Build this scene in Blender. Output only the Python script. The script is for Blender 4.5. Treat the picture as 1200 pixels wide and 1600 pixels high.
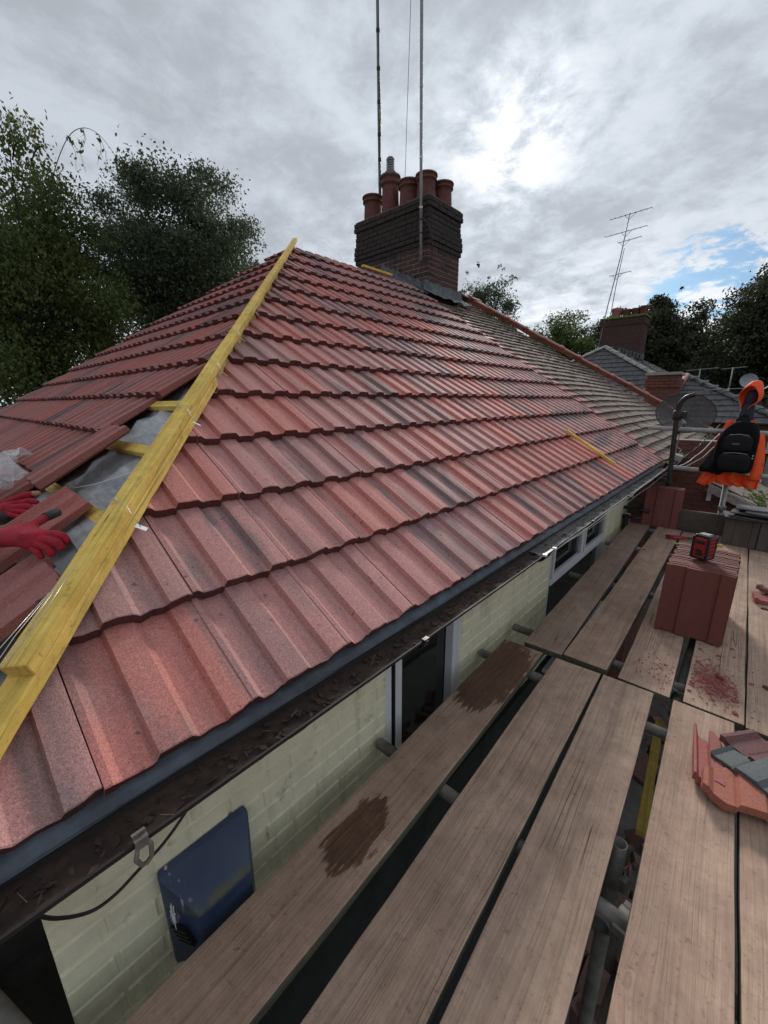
import bpy, bmesh, math, random
import numpy as np
from mathutils import Vector, Matrix, Euler
for o in list(bpy.data.objects): bpy.data.objects.remove(o)
SC = bpy.context.scene
COL = SC.collection
rnd = random.Random(7)
R_ = math.radians
# ------------------------------------------------------------------ camera
cam_d = bpy.data.cameras.new('camera'); cam = bpy.data.objects.new('camera', cam_d); COL.objects.link(cam)
Mc = Matrix(((0.740804, -0.172115, 0.649296), (0.671699, 0.197559, -0.713996), (-0.005384, 0.965063, 0.261962)))
cam.matrix_world = Mc.to_4x4()
cam_d.sensor_fit = 'VERTICAL'; cam_d.sensor_height = 36; cam_d.lens = 632.47/1600*36
cam_d.clip_start = 0.02; cam_d.clip_end = 3000
SC.camera = cam
SC.view_settings.view_transform = 'Standard'; SC.view_settings.look = 'None'
SC.view_settings.exposure = 1.10; SC.view_settings.gamma = 1; SC.view_settings.use_curve_mapping = False
# ------------------------------------------------------------------ sky
SUN = Vector((-0.4106, 0.7931, 0.4498)).normalized()
ELEV = math.asin(SUN.z)
W = bpy.data.worlds.new('World'); SC.world = W; W.use_nodes = True

class NT:
    """tiny node helper"""
    def __init__(s, tree): s.t = tree; s.n = tree.nodes; s.l = tree.links
    def add(s, typ, **kw):
        nd = s.n.new(typ)
        for k, v in kw.items(): setattr(nd, k, v)
        return nd
    def put(s, sock, v):
        if hasattr(v, 'is_output') or isinstance(v, bpy.types.NodeSocket): s.l.new(v, sock)
        elif v is not None:
            if isinstance(v, (tuple, list)) and len(v) == 3 and sock.type == 'RGBA': v = (*v, 1)
            sock.default_value = v
    def math(s, op, a, b=None, c=None, clamp=False):
        nd = s.add('ShaderNodeMath', operation=op, use_clamp=clamp)
        for i, v in enumerate((a, b, c)):
            if v is not None: s.put(nd.inputs[i], v)
        return nd.outputs[0]
    def vm(s, op, a, b=None, scale=None):
        nd = s.add('ShaderNodeVectorMath', operation=op)
        s.put(nd.inputs[0], a)
        if b is not None: s.put(nd.inputs[1], b)
        if scale is not None: s.put(nd.inputs['Scale'], scale)
        return nd.outputs['Value'] if op in ('DOT_PRODUCT', 'LENGTH', 'DISTANCE') else nd.outputs[0]
    def noise(s, vec, scale=5, detail=4, rough=.55, dist=0, col=False):
        nd = s.add('ShaderNodeTexNoise'); s.put(nd.inputs['Vector'], vec); nd.inputs['Scale'].default_value = scale
        nd.inputs['Detail'].default_value = detail; nd.inputs['Roughness'].default_value = rough; nd.inputs['Distortion'].default_value = dist
        return nd.outputs['Color' if col else 'Fac']
    def ramp(s, f, pts):
        nd = s.add('ShaderNodeValToRGB'); s.put(nd.inputs[0], f); cr = nd.color_ramp
        while len(cr.elements) < len(pts): cr.elements.new(.5)
        for e, (p, c) in zip(cr.elements, pts):
            e.position = p; e.color = (*c, 1) if isinstance(c, tuple) else (c, c, c, 1)
        return nd.outputs[0]
    def rng(s, v, a, b, c=0., d=1., smooth=False):
        nd = s.add('ShaderNodeMapRange'); nd.interpolation_type = 'SMOOTHSTEP' if smooth else 'LINEAR'
        s.put(nd.inputs[0], v)
        for i, x in enumerate((a, b, c, d)): nd.inputs[i+1].default_value = x
        return nd.outputs[0]
    def mix(s, f, a, b, blend='MIX'):
        nd = s.add('ShaderNodeMix', data_type='RGBA', blend_type=blend)
        s.put(nd.inputs['Factor'], f); s.put(nd.inputs[6], a); s.put(nd.inputs[7], b)
        return nd.outputs[2]
    def mapping(s, vec, scale=(1, 1, 1), loc=(0, 0, 0), rot=(0, 0, 0)):
        nd = s.add('ShaderNodeMapping'); s.put(nd.inputs[0], vec); nd.inputs['Scale'].default_value = scale
        nd.inputs['Location'].default_value = loc; nd.inputs['Rotation'].default_value = rot
        return nd.outputs[0]
    def sep(s, v):
        nd = s.add('ShaderNodeSeparateXYZ'); s.put(nd.inputs[0], v); return nd.outputs
    def comb(s, x, y, z):
        nd = s.add('ShaderNodeCombineXYZ')
        for i, v in enumerate((x, y, z)): s.put(nd.inputs[i], v)
        return nd.outputs[0]

t = NT(W.node_tree); t.n.clear()
out = t.add('ShaderNodeOutputWorld'); bg = t.add('ShaderNodeBackground'); bg.inputs[1].default_value = 0.1
sky = t.add('ShaderNodeTexSky'); sky.sky_type = 'NISHITA'; sky.sun_disc = False; sky.sun_elevation = ELEV
sky.sun_rotation = math.atan2(SUN.x, SUN.y); sky.dust_density = 1.5
tc = t.add('ShaderNodeTexCoord'); D = t.vm('NORMALIZE', tc.outputs['Generated'])
dx, dy, dz = t.sep(D)
zz = t.math('ADD', t.math('MAXIMUM', dz, 0.0), 0.22)
P = t.comb(t.math('DIVIDE', dx, zz), t.math('DIVIDE', dy, zz), 0)
big = t.noise(t.mapping(P, (1, 1, 1), (3.1, 1.7, 0)), 0.85, 3, .5)
mid = t.noise(t.mapping(P, (1, 1.0, 1), (7.3, 2.2, 0)), 2.6, 7, .62, .35)
fine = t.noise(t.mapping(P, (1, 1, 1), (1.3, 9.2, 0)), 8.5, 8, .66, .3)
sd = t.vm('DOT_PRODUCT', D, tuple(SUN))
glow = t.math('POWER', t.math('MAXIMUM', sd, 0), 260)      # thin cloud round the sun
glow2 = t.math('POWER', t.math('MAXIMUM', sd, 0), 10)
thick = t.math('ADD', t.math('MULTIPLY', big, .34), t.math('ADD', t.math('MULTIPLY', mid, .40), t.math('MULTIPLY', fine, .26)))
thin = t.rng(thick, .57, .40, 0, 1, True)
low = t.rng(dz, .0, .38, 1, 0, True)
lit = t.math('ADD', 2.2, t.math('ADD', t.math('MULTIPLY', thin, .85), t.math('MULTIPLY', glow2, t.math('ADD', .35, t.math('MULTIPLY', thin, .50)))))
lit = t.math('ADD', lit, t.math('MULTIPLY', glow, t.math('ADD', .2, t.math('MULTIPLY', thin, 4.0))))
lit = t.math('ADD', lit, t.math('MULTIPLY', low, t.math('MULTIPLY', t.math('ADD', .35, t.math('MULTIPLY', thin, 1.2)), t.rng(sd, -.2, .8, .25, 1.5, True))))
ccol = t.mix(t.rng(lit, 3.4, 7.5, 0, 1), (.90, .975, 1.08), (1.03, 1.0, .955))
cloud = t.vm('SCALE', ccol, scale=lit)
# a break in the cloud low on the right
GAP = Vector((-0.100, 0.970, 0.208)).normalized()
gd = t.vm('DOT_PRODUCT', D, tuple(GAP))
brk = t.math('ADD', t.rng(gd, .980, .999, -.30, .095, True), t.math('ADD', t.math('MULTIPLY', fine, .35), t.math('MULTIPLY', mid, .65)))
hole = t.rng(brk, .575, .64, 0, .85, True)
skyc = t.vm('MULTIPLY', sky.outputs[0], (.13, .235, .36))
col = t.mix(hole, cloud, skyc)
t.put(bg.inputs[0], col); t.l.new(bg.outputs[0], out.inputs[0])
# ------------------------------------------------------------------ sun, veiled by cloud
sl = bpy.data.lights.new('sun', 'SUN'); sl.energy = 1.5; sl.angle = R_(14); sl.color = (1, .96, .9)
so = bpy.data.objects.new('sun', sl); COL.objects.link(so); so.rotation_euler = SUN.to_track_quat('Z', 'Y').to_euler()

# ================================================================== helpers
def tag(o, label=None, cat=None, group=None, kind=None):
    if label: o['label'] = label
    if cat: o['category'] = cat
    if group: o['group'] = group
    if kind: o['kind'] = kind
    return o
def empty(name, loc=(0, 0, 0), label=None, cat=None, group=None):
    o = bpy.data.objects.new(name, None); COL.objects.link(o); o.location = loc; o.empty_display_size = .1
    return tag(o, label, cat, group)
def link(name, me, m=None, parent=None, loc=None, rot=None):
    o = bpy.data.objects.new(name, me); COL.objects.link(o)
    if m is not None and not me.materials: me.materials.append(m)
    if parent is not None:
        o.parent = parent
    if loc is not None: o.location = loc
    if rot is not None: o.rotation_euler = rot
    return o
def spline(pts, k=5):
    P = [Vector(p) for p in pts]; out_ = []
    for i in range(len(P)-1):
        a, b, c, d = P[max(i-1, 0)], P[i], P[i+1], P[min(i+2, len(P)-1)]
        for j in range(k):
            u = j/k; out_.append(.5*((2*b)+(c-a)*u+(2*a-5*b+4*c-d)*u*u+(3*b-a-3*c+d)*u**3))
    return out_+[P[-1]]
class MB:
    def __init__(s): s.v = []; s.f = []; s.sm = []
    def add(s, vs, fs, smooth=False):
        n = len(s.v); s.v += [tuple(v) for v in vs]; s.f += [tuple(i+n for i in f) for f in fs]; s.sm += [smooth]*len(fs); return s
    def box(s, c, d, rot=None, M=None):
        x, y, z = d[0]/2, d[1]/2, d[2]/2
        vs = [Vector((a*x, b*y, e*z)) for e in (-1, 1) for b in (-1, 1) for a in (-1, 1)]
        if rot is not None:
            q = Euler(rot).to_matrix(); vs = [q @ v for v in vs]
        vs = [v+Vector(c) for v in vs]
        if M is not None: vs = [M @ v for v in vs]
        return s.add(vs, [(0, 2, 3, 1), (4, 5, 7, 6), (0, 1, 5, 4), (2, 6, 7, 3), (0, 4, 6, 2), (1, 3, 7, 5)])
    def tube(s, pts, r, n=12, caps=True, smooth=True):
        pts = [Vector(p) for p in pts]; rs = r if isinstance(r, (list, tuple)) else [r]*len(pts)
        rings = []
        up = None
        for i, p in enumerate(pts):
            d = (pts[min(i+1, len(pts)-1)]-pts[max(i-1, 0)]).normalized()
            if up is None:
                up = d.orthogonal().normalized()
            up = (up-d*up.dot(d)).normalized(); w = d.cross(up)
            rings.append([p+(up*math.cos(a)+w*math.sin(a))*rs[i] for a in [2*math.pi*k/n for k in range(n)]])
        vs = [v for ring in rings for v in ring]; fs = []
        for i in range(len(pts)-1):
            for k in range(n):
                a = i*n+k; b = i*n+(k+1) % n; fs.append((a, b, b+n, a+n))
        s.add(vs, fs, smooth)
        if caps:
            L = len(pts)-1; m = len(s.v)-len(vs)
            s.f.append(tuple(m+k for k in range(n))[::-1]); s.sm.append(False)
            s.f.append(tuple(m+L*n+k for k in range(n))); s.sm.append(False)
        return s
    def lathe(s, prof, c=(0, 0, 0), n=20, M=None, smooth=True):
        vs = []; fs = []
        for r, z in prof:
            for k in range(n):
                a = 2*math.pi*k/n; v = Vector((c[0]+r*math.cos(a), c[1]+r*math.sin(a), c[2]+z))
                vs.append(M @ v if M is not None else v)
        for i in range(len(prof)-1):
            for k in range(n):
                a = i*n+k; b = i*n+(k+1) % n; fs.append((a, b, b+n, a+n))
        return s.add(vs, fs, smooth)
    def me(s, name='mesh'):
        m = bpy.data.meshes.new(name); m.from_pydata(s.v, [], s.f); m.polygons.foreach_set('use_smooth', s.sm); m.update(); return m
    def build(s, name, mt=None, parent=None, bevel=0, seg=1):
        o = link(name, s.me(name), mt, parent)
        if bevel:
            b = o.modifiers.new('bevel', 'BEVEL'); b.width = bevel; b.segments = seg; b.limit_method = 'ANGLE'; b.angle_limit = R_(35)
        return o
def np_mesh(name, V, Q):
    me = bpy.data.meshes.new(name); V = np.asarray(V, np.float32); Q = np.asarray(Q, np.int32); k = Q.shape[1]
    me.vertices.add(len(V)); me.vertices.foreach_set('co', V.ravel())
    me.loops.add(Q.size); me.loops.foreach_set('vertex_index', Q.ravel())
    me.polygons.add(len(Q)); me.polygons.foreach_set('loop_start', np.arange(0, Q.size, k, dtype=np.int32)); me.polygons.foreach_set('loop_total', np.full(len(Q), k, np.int32))
    me.update(calc_edges=True); return me
def copy_tree(o, parent=None):
    c = o.copy(); COL.objects.link(c); c.parent = parent
    for ch in list(o.children): copy_tree(ch, c)
    return c

# ================================================================== materials
def mat(name, fn):
    m = bpy.data.materials.new(name); m.use_nodes = True; tt = NT(m.node_tree)
    b = tt.n['Principled BSDF']
    fn(tt, b); return m
def coords(t, jitter=True):
    tc = t.add('ShaderNodeTexCoord'); oi = t.add('ShaderNodeObjectInfo')
    v = tc.outputs['Object']
    if jitter:
        r = oi.outputs['Random']; v = t.vm('ADD', v, t.comb(t.math('MULTIPLY', r, 37.3), t.math('MULTIPLY', r, 91.7), t.math('MULTIPLY', r, 13.1)))
    return v, oi.outputs['Random'], tc.outputs['Object']
def bump(t, b, h, dist=.002, strength=1.0):
    nd = t.add('ShaderNodeBump'); nd.inputs['Distance'].default_value = dist; nd.inputs['Strength'].default_value = strength
    t.put(nd.inputs['Height'], h); t.l.new(nd.outputs[0], b.inputs['Normal'])
def plain(name, c, rough=.6, metal=0, nscale=20, namp=.25, bdist=.001, spec=.5):
    def f(t, b):
        v, r, raw = coords(t)
        n = t.noise(v, nscale, 6, .6); n2 = t.noise(v, nscale*.17, 4, .6)
        k = t.math('MULTIPLY', t.rng(n, .25, .75, 1-namp, 1+namp), t.rng(n2, .3, .7, 1-namp*.8, 1+namp*.8))
        t.put(b.inputs['Base Color'], t.vm('SCALE', t.mix(0, c, c), scale=k)); b.inputs['Roughness'].default_value = rough
        b.inputs['Metallic'].default_value = metal; b.inputs['Specular IOR Level'].default_value = spec
        t.put(b.inputs['Roughness'], t.rng(n2, .3, .7, max(.05, rough-.12), min(1, rough+.12)))
        if bdist: bump(t, b, n, bdist)
    return mat(name, f)

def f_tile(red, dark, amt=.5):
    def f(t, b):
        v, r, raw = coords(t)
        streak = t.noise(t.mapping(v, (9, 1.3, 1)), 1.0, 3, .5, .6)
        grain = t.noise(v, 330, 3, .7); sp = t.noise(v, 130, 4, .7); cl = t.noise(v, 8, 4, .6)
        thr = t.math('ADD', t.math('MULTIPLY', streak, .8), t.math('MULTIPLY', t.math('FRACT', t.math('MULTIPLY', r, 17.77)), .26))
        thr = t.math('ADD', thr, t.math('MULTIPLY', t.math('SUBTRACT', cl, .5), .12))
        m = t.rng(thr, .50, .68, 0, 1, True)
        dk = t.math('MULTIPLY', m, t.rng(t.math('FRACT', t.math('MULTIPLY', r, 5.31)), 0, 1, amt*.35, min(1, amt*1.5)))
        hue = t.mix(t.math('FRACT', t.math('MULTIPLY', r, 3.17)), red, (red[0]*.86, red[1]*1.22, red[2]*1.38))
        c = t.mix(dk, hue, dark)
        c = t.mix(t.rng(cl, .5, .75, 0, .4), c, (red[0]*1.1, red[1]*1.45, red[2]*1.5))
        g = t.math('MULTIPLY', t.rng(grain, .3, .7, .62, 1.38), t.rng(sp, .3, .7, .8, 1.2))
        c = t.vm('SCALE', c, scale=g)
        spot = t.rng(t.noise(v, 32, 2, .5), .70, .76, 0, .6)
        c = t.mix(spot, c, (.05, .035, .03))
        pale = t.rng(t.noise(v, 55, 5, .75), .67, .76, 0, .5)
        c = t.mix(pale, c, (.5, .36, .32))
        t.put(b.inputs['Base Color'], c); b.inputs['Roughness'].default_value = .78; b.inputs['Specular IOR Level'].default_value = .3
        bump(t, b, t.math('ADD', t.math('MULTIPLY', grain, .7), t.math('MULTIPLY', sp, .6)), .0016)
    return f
M_TILE = mat('concrete_tile_red', f_tile((.55, .205, .172), (.19, .155, .155), .75))
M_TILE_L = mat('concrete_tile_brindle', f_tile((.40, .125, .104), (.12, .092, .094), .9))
M_TILE_D = mat('concrete_tile_plain_red', f_tile((.16, .050, .040), (.115, .045, .038), .3))

def f_old(t, b):
    v, r, raw = coords(t)
    n = t.noise(v, 14, 5, .65); n2 = t.noise(v, 60, 5, .7)
    c = t.mix(t.rng(n, .35, .65), (.125, .09, .072), (.25, .195, .155))
    c = t.mix(t.rng(t.math('FRACT', t.math('MULTIPLY', r, 9.1)), .3, 1, 0, .6), c, (.24, .14, .115))
    c = t.mix(t.rng(n2, .55, .68, 0, .9), c, (.055, .052, .04))
    c = t.mix(t.rng(t.noise(v, 30, 4, .6), .6, .68, 0, .7), c, (.40, .39, .33))
    t.put(b.inputs['Base Color'], c); b.inputs['Roughness'].default_value = .9; bump(t, b, n2, .004)
M_OLD = mat('weathered_clay_tile', f_old)
def f_slate(t, b):
    v, r, raw = coords(t)
    n = t.noise(v, 9, 5, .65); n2 = t.noise(v, 50, 5, .7)
    c = t.mix(t.rng(n, .3, .7), (.05, .05, .055), (.13, .125, .13))
    c = t.mix(t.rng(n2, .6, .72, 0, .7), c, (.26, .25, .22))
    t.put(b.inputs['Base Color'], c); b.inputs['Roughness'].default_value = .8; bump(t, b, n2, .004)
M_SLATE = mat('dark_roof_tile', f_slate)

def f_brick(c1, c2, soot, sootamt):
    def f(t, b):
        v, r, raw = coords(t)
        n = t.noise(v, 22, 6, .65); n2 = t.noise(v, 110, 4, .7)
        geo = t.add('ShaderNodeNewGeometry'); ps = t.sep(geo.outputs['Position'])
        wn = t.noise(geo.outputs['Position'], 2.4, 4, .6)
        c = t.mix(t.math('FRACT', t.math('MULTIPLY', r, 7.7)), c1, c2)
        c = t.vm('SCALE', c, scale=t.rng(n2, .3, .7, .7, 1.3))
        s = t.math('MULTIPLY', t.rng(t.math('ADD', n, t.math('MULTIPLY', wn, .6)), .55, .95, 0, 1, True), sootamt)
        c = t.mix(s, c, soot)
        t.put(b.inputs['Base Color'], c); b.inputs['Roughness'].default_value = .9; bump(t, b, t.math('ADD', n, n2), .004)
    return f
M_CHIM = mat('sooty_brick', f_brick((.14, .052, .044), (.09, .040, .036), (.04, .030, .027), .6))
M_CHIMT = mat('sooty_brick_top', f_brick((.062, .038, .033), (.045, .033, .030), (.024, .023, .021), .8))
M_REDB = mat('red_brick', f_brick((.22, .072, .05), (.15, .055, .042), (.06, .045, .04), .5))
M_MORT = plain('grey_mortar', (.17, .15, .135), .95, 0, 60, .35, .002)
M_MORTD = plain('soot_mortar', (.27, .235, .21), .95, 0, 60, .4, .002)

def f_paint(t, b):
    v, r, raw = coords(t)
    n = t.noise(v, 30, 6, .65); n2 = t.noise(v, 7, 4, .6); n3 = t.noise(t.mapping(v, (1, 1, 1), (4, 4, 4)), 90, 4, .7)
    geo = t.add('ShaderNodeNewGeometry'); gn = t.noise(geo.outputs['Position'], 3.2, 5, .65)
    c = t.mix(t.rng(n2, .3, .7), (.79, .745, .53), (.86, .815, .61))
    c = t.mix(t.math('MULTIPLY', t.math('FRACT', t.math('MULTIPLY', r, 4.3)), .3), c, (.74, .71, .50))
    c = t.mix(t.rng(gn, .5, .72, 0, .5), c, (.46, .43, .33))
    c = t.mix(t.rng(n3, .66, .74, 0, .8), c, (.12, .10, .075))
    g2_ = t.noise(geo.outputs['Position'], 11, 6, .75)
    c = t.mix(t.rng(g2_, .60, .70, 0, .6), c, (.25, .22, .16))
    dr_ = t.noise(t.mapping(geo.outputs['Position'], (14, 14, 1.6)), 1, 5, .7); c = t.mix(t.rng(dr_, .56, .72, 0, .38), c, (.33, .31, .22))
    t.put(b.inputs['Base Color'], c); b.inputs['Roughness'].default_value = .55
    bump(t, b, t.math('ADD', t.math('MULTIPLY', n, .8), t.math('MULTIPLY', n3, .5)), .004)
M_PAINT = mat('cream_painted_brick', f_paint)

def f_wood(c1, c2, c3, wet=(), wear=1.0):
    def f(t, b):
        v, r, raw = coords(t)
        warp = t.noise(t.mapping(v, (3, .7, 3)), 1.5, 3, .5, 0, True)
        v2 = t.vm('ADD', v, t.vm('SCALE', warp, scale=.045))
        kn = t.add('ShaderNodeTexVoronoi'); kn.feature = 'F1'; t.put(kn.inputs['Vector'], t.mapping(v, (3.6, 1.6, .01))); kn.inputs['Scale'].default_value = 1.0
        kd = kn.outputs['Distance']
        v3 = t.vm('ADD', v2, t.comb(t.math('MULTIPLY', t.rng(kd, 0, .28, 1, 0, True), .020), 0, 0))
        g1 = t.noise(t.mapping(v3, (62, 1.0, 20)), 1.0, 6, .66)
        g2 = t.noise(t.mapping(v3, (190, 4, 60)), 1.0, 3, .6)
        bl = t.noise(v, 3.2, 4, .6); bl2 = t.noise(v, 15, 6, .68); dirt = t.noise(v, 60, 5, .7); mott = t.noise(t.mapping(v, (1, .45, 1)), 7, 6, .7)
        c = t.mix(t.rng(bl, .32, .68), c1, c2)
        c = t.mix(t.rng(mott, .42, .66, 0, .55), c, (c2[0]*.80, c2[1]*.72, c2[2]*.68))
        c = t.mix(t.rng(bl2, .52, .70, 0, .35), c, (c1[0]*1.18, c1[1]*1.12, c1[2]*1.06))
        c = t.mix(t.rng(g1, .46, .66, 0, .42), c, c3)
        g3 = t.noise(t.mapping(v3, (150, 1.3, 40), (5, 1, 2)), 1.0, 4, .7)
        c = t.mix(t.rng(g3, .54, .64, 0, .45), c, (c3[0]*.8, c3[1]*.75, c3[2]*.72))
        c = t.mix(t.rng(g2, .52, .7, 0, .25), c, (c1[0]*1.3, c1[1]*1.26, c1[2]*1.2))
        spk = t.noise(v, 38, 6, .75)
        c = t.mix(t.rng(spk, .60, .67, 0, .5), c, (c3[0]*.6, c3[1]*.55, c3[2]*.5))
        c = t.mix(t.rng(dirt, .57, .69, 0, .5), c, (c3[0]*.85, c3[1]*.7, c3[2]*.65))
        kr = t.math('FRACT', t.math('MULTIPLY', kd, 38)); 
        c = t.mix(t.math('MULTIPLY', t.rng(kd, .05, .12, .45, 0, True), t.rng(kr, .55, .8)), c, (c3[0]*.8, c3[1]*.7, c3[2]*.65))
        c = t.mix(t.rng(kd, .042, .062, .75, 0, True), c, (c3[0]*.65, c3[1]*.58, c3[2]*.55))
        crk = t.noise(t.mapping(v2, (17, .30, 10), (3, 8, 1)), 1.0, 1.5, .4)
        cm = t.math('MULTIPLY', t.math('MAXIMUM', t.rng(t.math('ABSOLUTE', t.math('SUBTRACT', crk, .5)), .0, .0032, 1, 0), t.rng(t.math('ABSOLUTE', t.math('SUBTRACT', crk, .42)), .0, .0022, 1, 0)), t.rng(t.noise(t.mapping(v, (3, .9, 1), (9, 2, 4)), 1.3, 2, .5), .54, .62, 0, .65))
        # fine random scratches
        sc = t.noise(t.mapping(v, (7, 60, 7), (0, 0, 0), (0, 0, .9)), 1.0, 2, .5)
        sm = t.math('MULTIPLY', t.rng(t.math('ABSOLUTE', t.math('SUBTRACT', sc, .5)), 0, .006, 1, 0), t.rng(t.noise(v, 2.3, 2, .5), .58, .66, 0, .55))
        c = t.mix(cm, c, (.03, .022, .018)); c = t.mix(sm, c, (.06, .045, .038))
        rough = .82
        wm = None
        for (wx, wy, rx, ry) in wet:
            p = t.sep(raw)
            ex = t.math('DIVIDE', t.math('SUBTRACT', p[0], wx), rx); ey = t.math('DIVIDE', t.math('SUBTRACT', p[1], wy), ry)
            dd = t.math('SQRT', t.math('ADD', t.math('MULTIPLY', ex, ex), t.math('MULTIPLY', ey, ey)))
            nn = t.math('ADD', t.math('MULTIPLY', t.math('SUBTRACT', t.noise(t.mapping(raw, (60, 9, 10)), 1, 6, .7), .5), 1.3), t.math('MULTIPLY', t.math('SUBTRACT', t.noise(raw, 5, 3, .5), .5), .8))
            k = t.math('MULTIPLY', t.rng(t.math('ADD', dd, nn), .88, 1.03, 1, 0, True), t.rng(t.noise(t.mapping(raw, (70, 12, 10)), 1, 5, .7), .35, .6, .86, 1))
            wm = k if wm is None else t.math('MAXIMUM', wm, k)
        if wm is not None:
            c = t.mix(wm, c, t.mix(.25, t.vm('MULTIPLY', c, (.36, .25, .2)), (.045, .026, .018)))
            t.put(b.inputs['Roughness'], t.rng(wm, 0, 1, rough, .5))
        else: b.inputs['Roughness'].default_value = rough
        b.inputs['Specular IOR Level'].default_value = .35
        t.put(b.inputs['Base Color'], c)
        c = t.vm('SCALE', c, scale=t.rng(t.noise(v, 9, 6, .7), .3, .7, .80, 1.18))
        t.put(b.inputs['Base Color'], c)
        h = t.math('SUBTRACT', t.math('ADD', t.math('MULTIPLY', g1, -.6), t.math('MULTIPLY', g2, -.5)), t.math('MULTIPLY', cm, 2.0))
        bump(t, b, h, .0045, wear)
    return f
WB = ((.48, .33, .248), (.38, .258, .195), (.20, .132, .098))
M_BOARD = mat('weathered_board', f_wood(*WB))
M_YEL = mat('yellow_treated_timber', f_wood((.86, .62, .16), (.74, .50, .10), (.40, .25, .05)))
M_YEL2 = mat('dull_treated_timber', f_wood((.62, .46, .12), (.5, .36, .09), (.28, .18, .05)))
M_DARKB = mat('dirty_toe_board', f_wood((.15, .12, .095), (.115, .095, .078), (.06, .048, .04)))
M_SIDE = mat('board_edge_dark', f_wood((.135, .125, .095), (.10, .095, .072), (.05, .045, .035)))  # darker greenish wood for board sides and undersides
M_PINK = mat('red_stained_post', f_wood((.24, .10, .085), (.2, .08, .07), (.10, .05, .04)))
M_GALV = plain('galvanised_tube', (.30, .315, .31), .55, .3, 25, .3, .0006)
M_RUST = plain('rusty_tube', (.19, .175, .155), .65, .3, 22, .4, .001)
M_BLKMETAL = plain('black_pole', (.022, .02, .019), .55, .2, 30, .4, .0008)
M_BLKPL = plain('black_plastic', (.012, .012, .013), .38, 0, 40, .3, .0006)
M_GUT = plain('brown_black_gutter', (.014, .011, .010), .75, 0, 14, .4, .001)
M_STRIP = plain('eaves_felt_support', (.062, .072, .09), .5, 0, 16, .5, .003)
M_GREY = plain('gutter_sludge', (.12, .115, .11), .8, 0, 25, .5, .004)
M_WHITE = plain('white_upvc', (.66, .68, .70), .35, 0, 6, .06, 0)
M_BLUE = None
def f_blue(t, b):
    v, r, raw = coords(t)
    p = t.sep(raw)
    n = t.noise(v, 24, 6, .65); n2 = t.noise(v, 6, 4, .6); st = t.noise(t.mapping(v, (60, 60, 6)), 1, 4, .6)
    c = t.mix(t.rng(n2, .3, .7), (.018, .032, .085), (.045, .065, .12))
    moss = t.math('MULTIPLY', t.rng(p[2], -.10, -.03, 0, 1, True), t.rng(t.math('ADD', n, t.rng(p[2], -.05, -.03, .1, 0)), .48, .6))
    mossband = t.math('MULTIPLY', t.rng(t.math('ABSOLUTE', t.math('ADD', p[2], .100)), .0, .020, 1, 0, True), t.rng(n, .38, .6))
    c = t.mix(t.math('MULTIPLY', mossband, .85), c, (.10, .105, .025))
    c = t.mix(t.math('MULTIPLY', t.rng(st, .62, .68), t.math('MULTIPLY', t.rng(p[1], -.105, -.075, 1, 0), t.rng(p[2], -.2, -.05, .6, 1))), c, (.5, .49, .45))
    c = t.mix(t.rng(t.noise(v, 130, 2, .5), .78, .82, 0, .6), c, (.3, .3, .32))
    t.put(b.inputs['Base Color'], c); t.put(b.inputs['Roughness'], t.rng(n, .3, .7, .35, .6)); bump(t, b, n, .0012)
M_BLUE = mat('weathered_blue_steel', f_blue)
def f_felt(t, b):
    v, r, raw = coords(t)
    n = t.noise(v, 5, 5, .6, 1.0); n2 = t.noise(t.mapping(v, (8, 60, 8)), 1, 4, .6)
    c = t.mix(t.rng(n, .3, .7), (.24, .245, .255), (.50, .51, .53))
    c = t.vm('SCALE', c, scale=t.rng(n2, .3, .7, .8, 1.2))
    t.put(b.inputs['Base Color'], c); b.inputs['Roughness'].default_value = .55; bump(t, b, t.math('ADD', n, t.math('MULTIPLY', n2, .2)), .01)
M_FELT = mat('grey_underlay', f_felt)
M_LEAD = plain('lead_flashing', (.13, .14, .15), .85, 0, 18, .45, .003, .1)
M_TERRA = plain('terracotta_pot', (.13, .040, .033), .7, 0, 12, .35, .002)
M_SOOTY = plain('sooty_rim', (.12, .085, .06), .85, 0, 16, .4, .002)
M_RIDGE = plain('red_ridge_tile', (.33, .135, .112), .75, 0, 18, .22, .002)
M_CEM = plain('cement_fillet', (.30, .28, .25), .9, 0, 30, .35, .004)
M_GLASS = None
def f_glass(t, b):
    b.inputs['Base Color'].default_value = (.012, .014, .013, 1); b.inputs['Roughness'].default_value = .04; b.inputs['Specular IOR Level'].default_value = .6
    v, r, raw = coords(t); bump(t, b, t.noise(v, 2.5, 2, .5), .004)
M_GLASS = mat('dark_window_glass', f_glass)
M_GROUND = None
def f_ground(t, b):
    tc = t.add('ShaderNodeTexCoord'); v = tc.outputs['Object']
    n = t.noise(v, .35, 5, .6); n2 = t.noise(v, 6, 6, .7)
    c = t.mix(t.rng(n, .4, .6), (.05, .065, .028), (.075, .06, .05))
    c = t.vm('SCALE', c, scale=t.rng(n2, .3, .7, .6, 1.4))
    t.put(b.inputs['Base Color'], c); b.inputs['Roughness'].default_value = .95; bump(t, b, n2, .05)
M_GROUND = mat('garden_ground', f_ground)
M_CONC = plain('concrete_path', (.13, .12, .105), .9, 0, 8, .3, .004)
M_DEBRIS = plain('brown_leaf_litter', (.040, .022, .015), .85, 0, 60, .5, 0)
M_NEEDLE = plain('dry_needles', (.20, .13, .075), .8, 0, 60, .3, 0)
M_RED = plain('red_plastic', (.32, .012, .018), .38, 0, 30, .12, .0004)
M_REDG = plain('red_knit_glove', (.36, .012, .028), .85, 0, 160, .35, .0015)
M_SKIN = plain('skin', (.42, .22, .15), .5, 0, 40, .12, .0008)
M_GGREY = plain('grey_latex_coating', (.035, .037, .042), .55, 0, 60, .3, .001)
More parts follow.
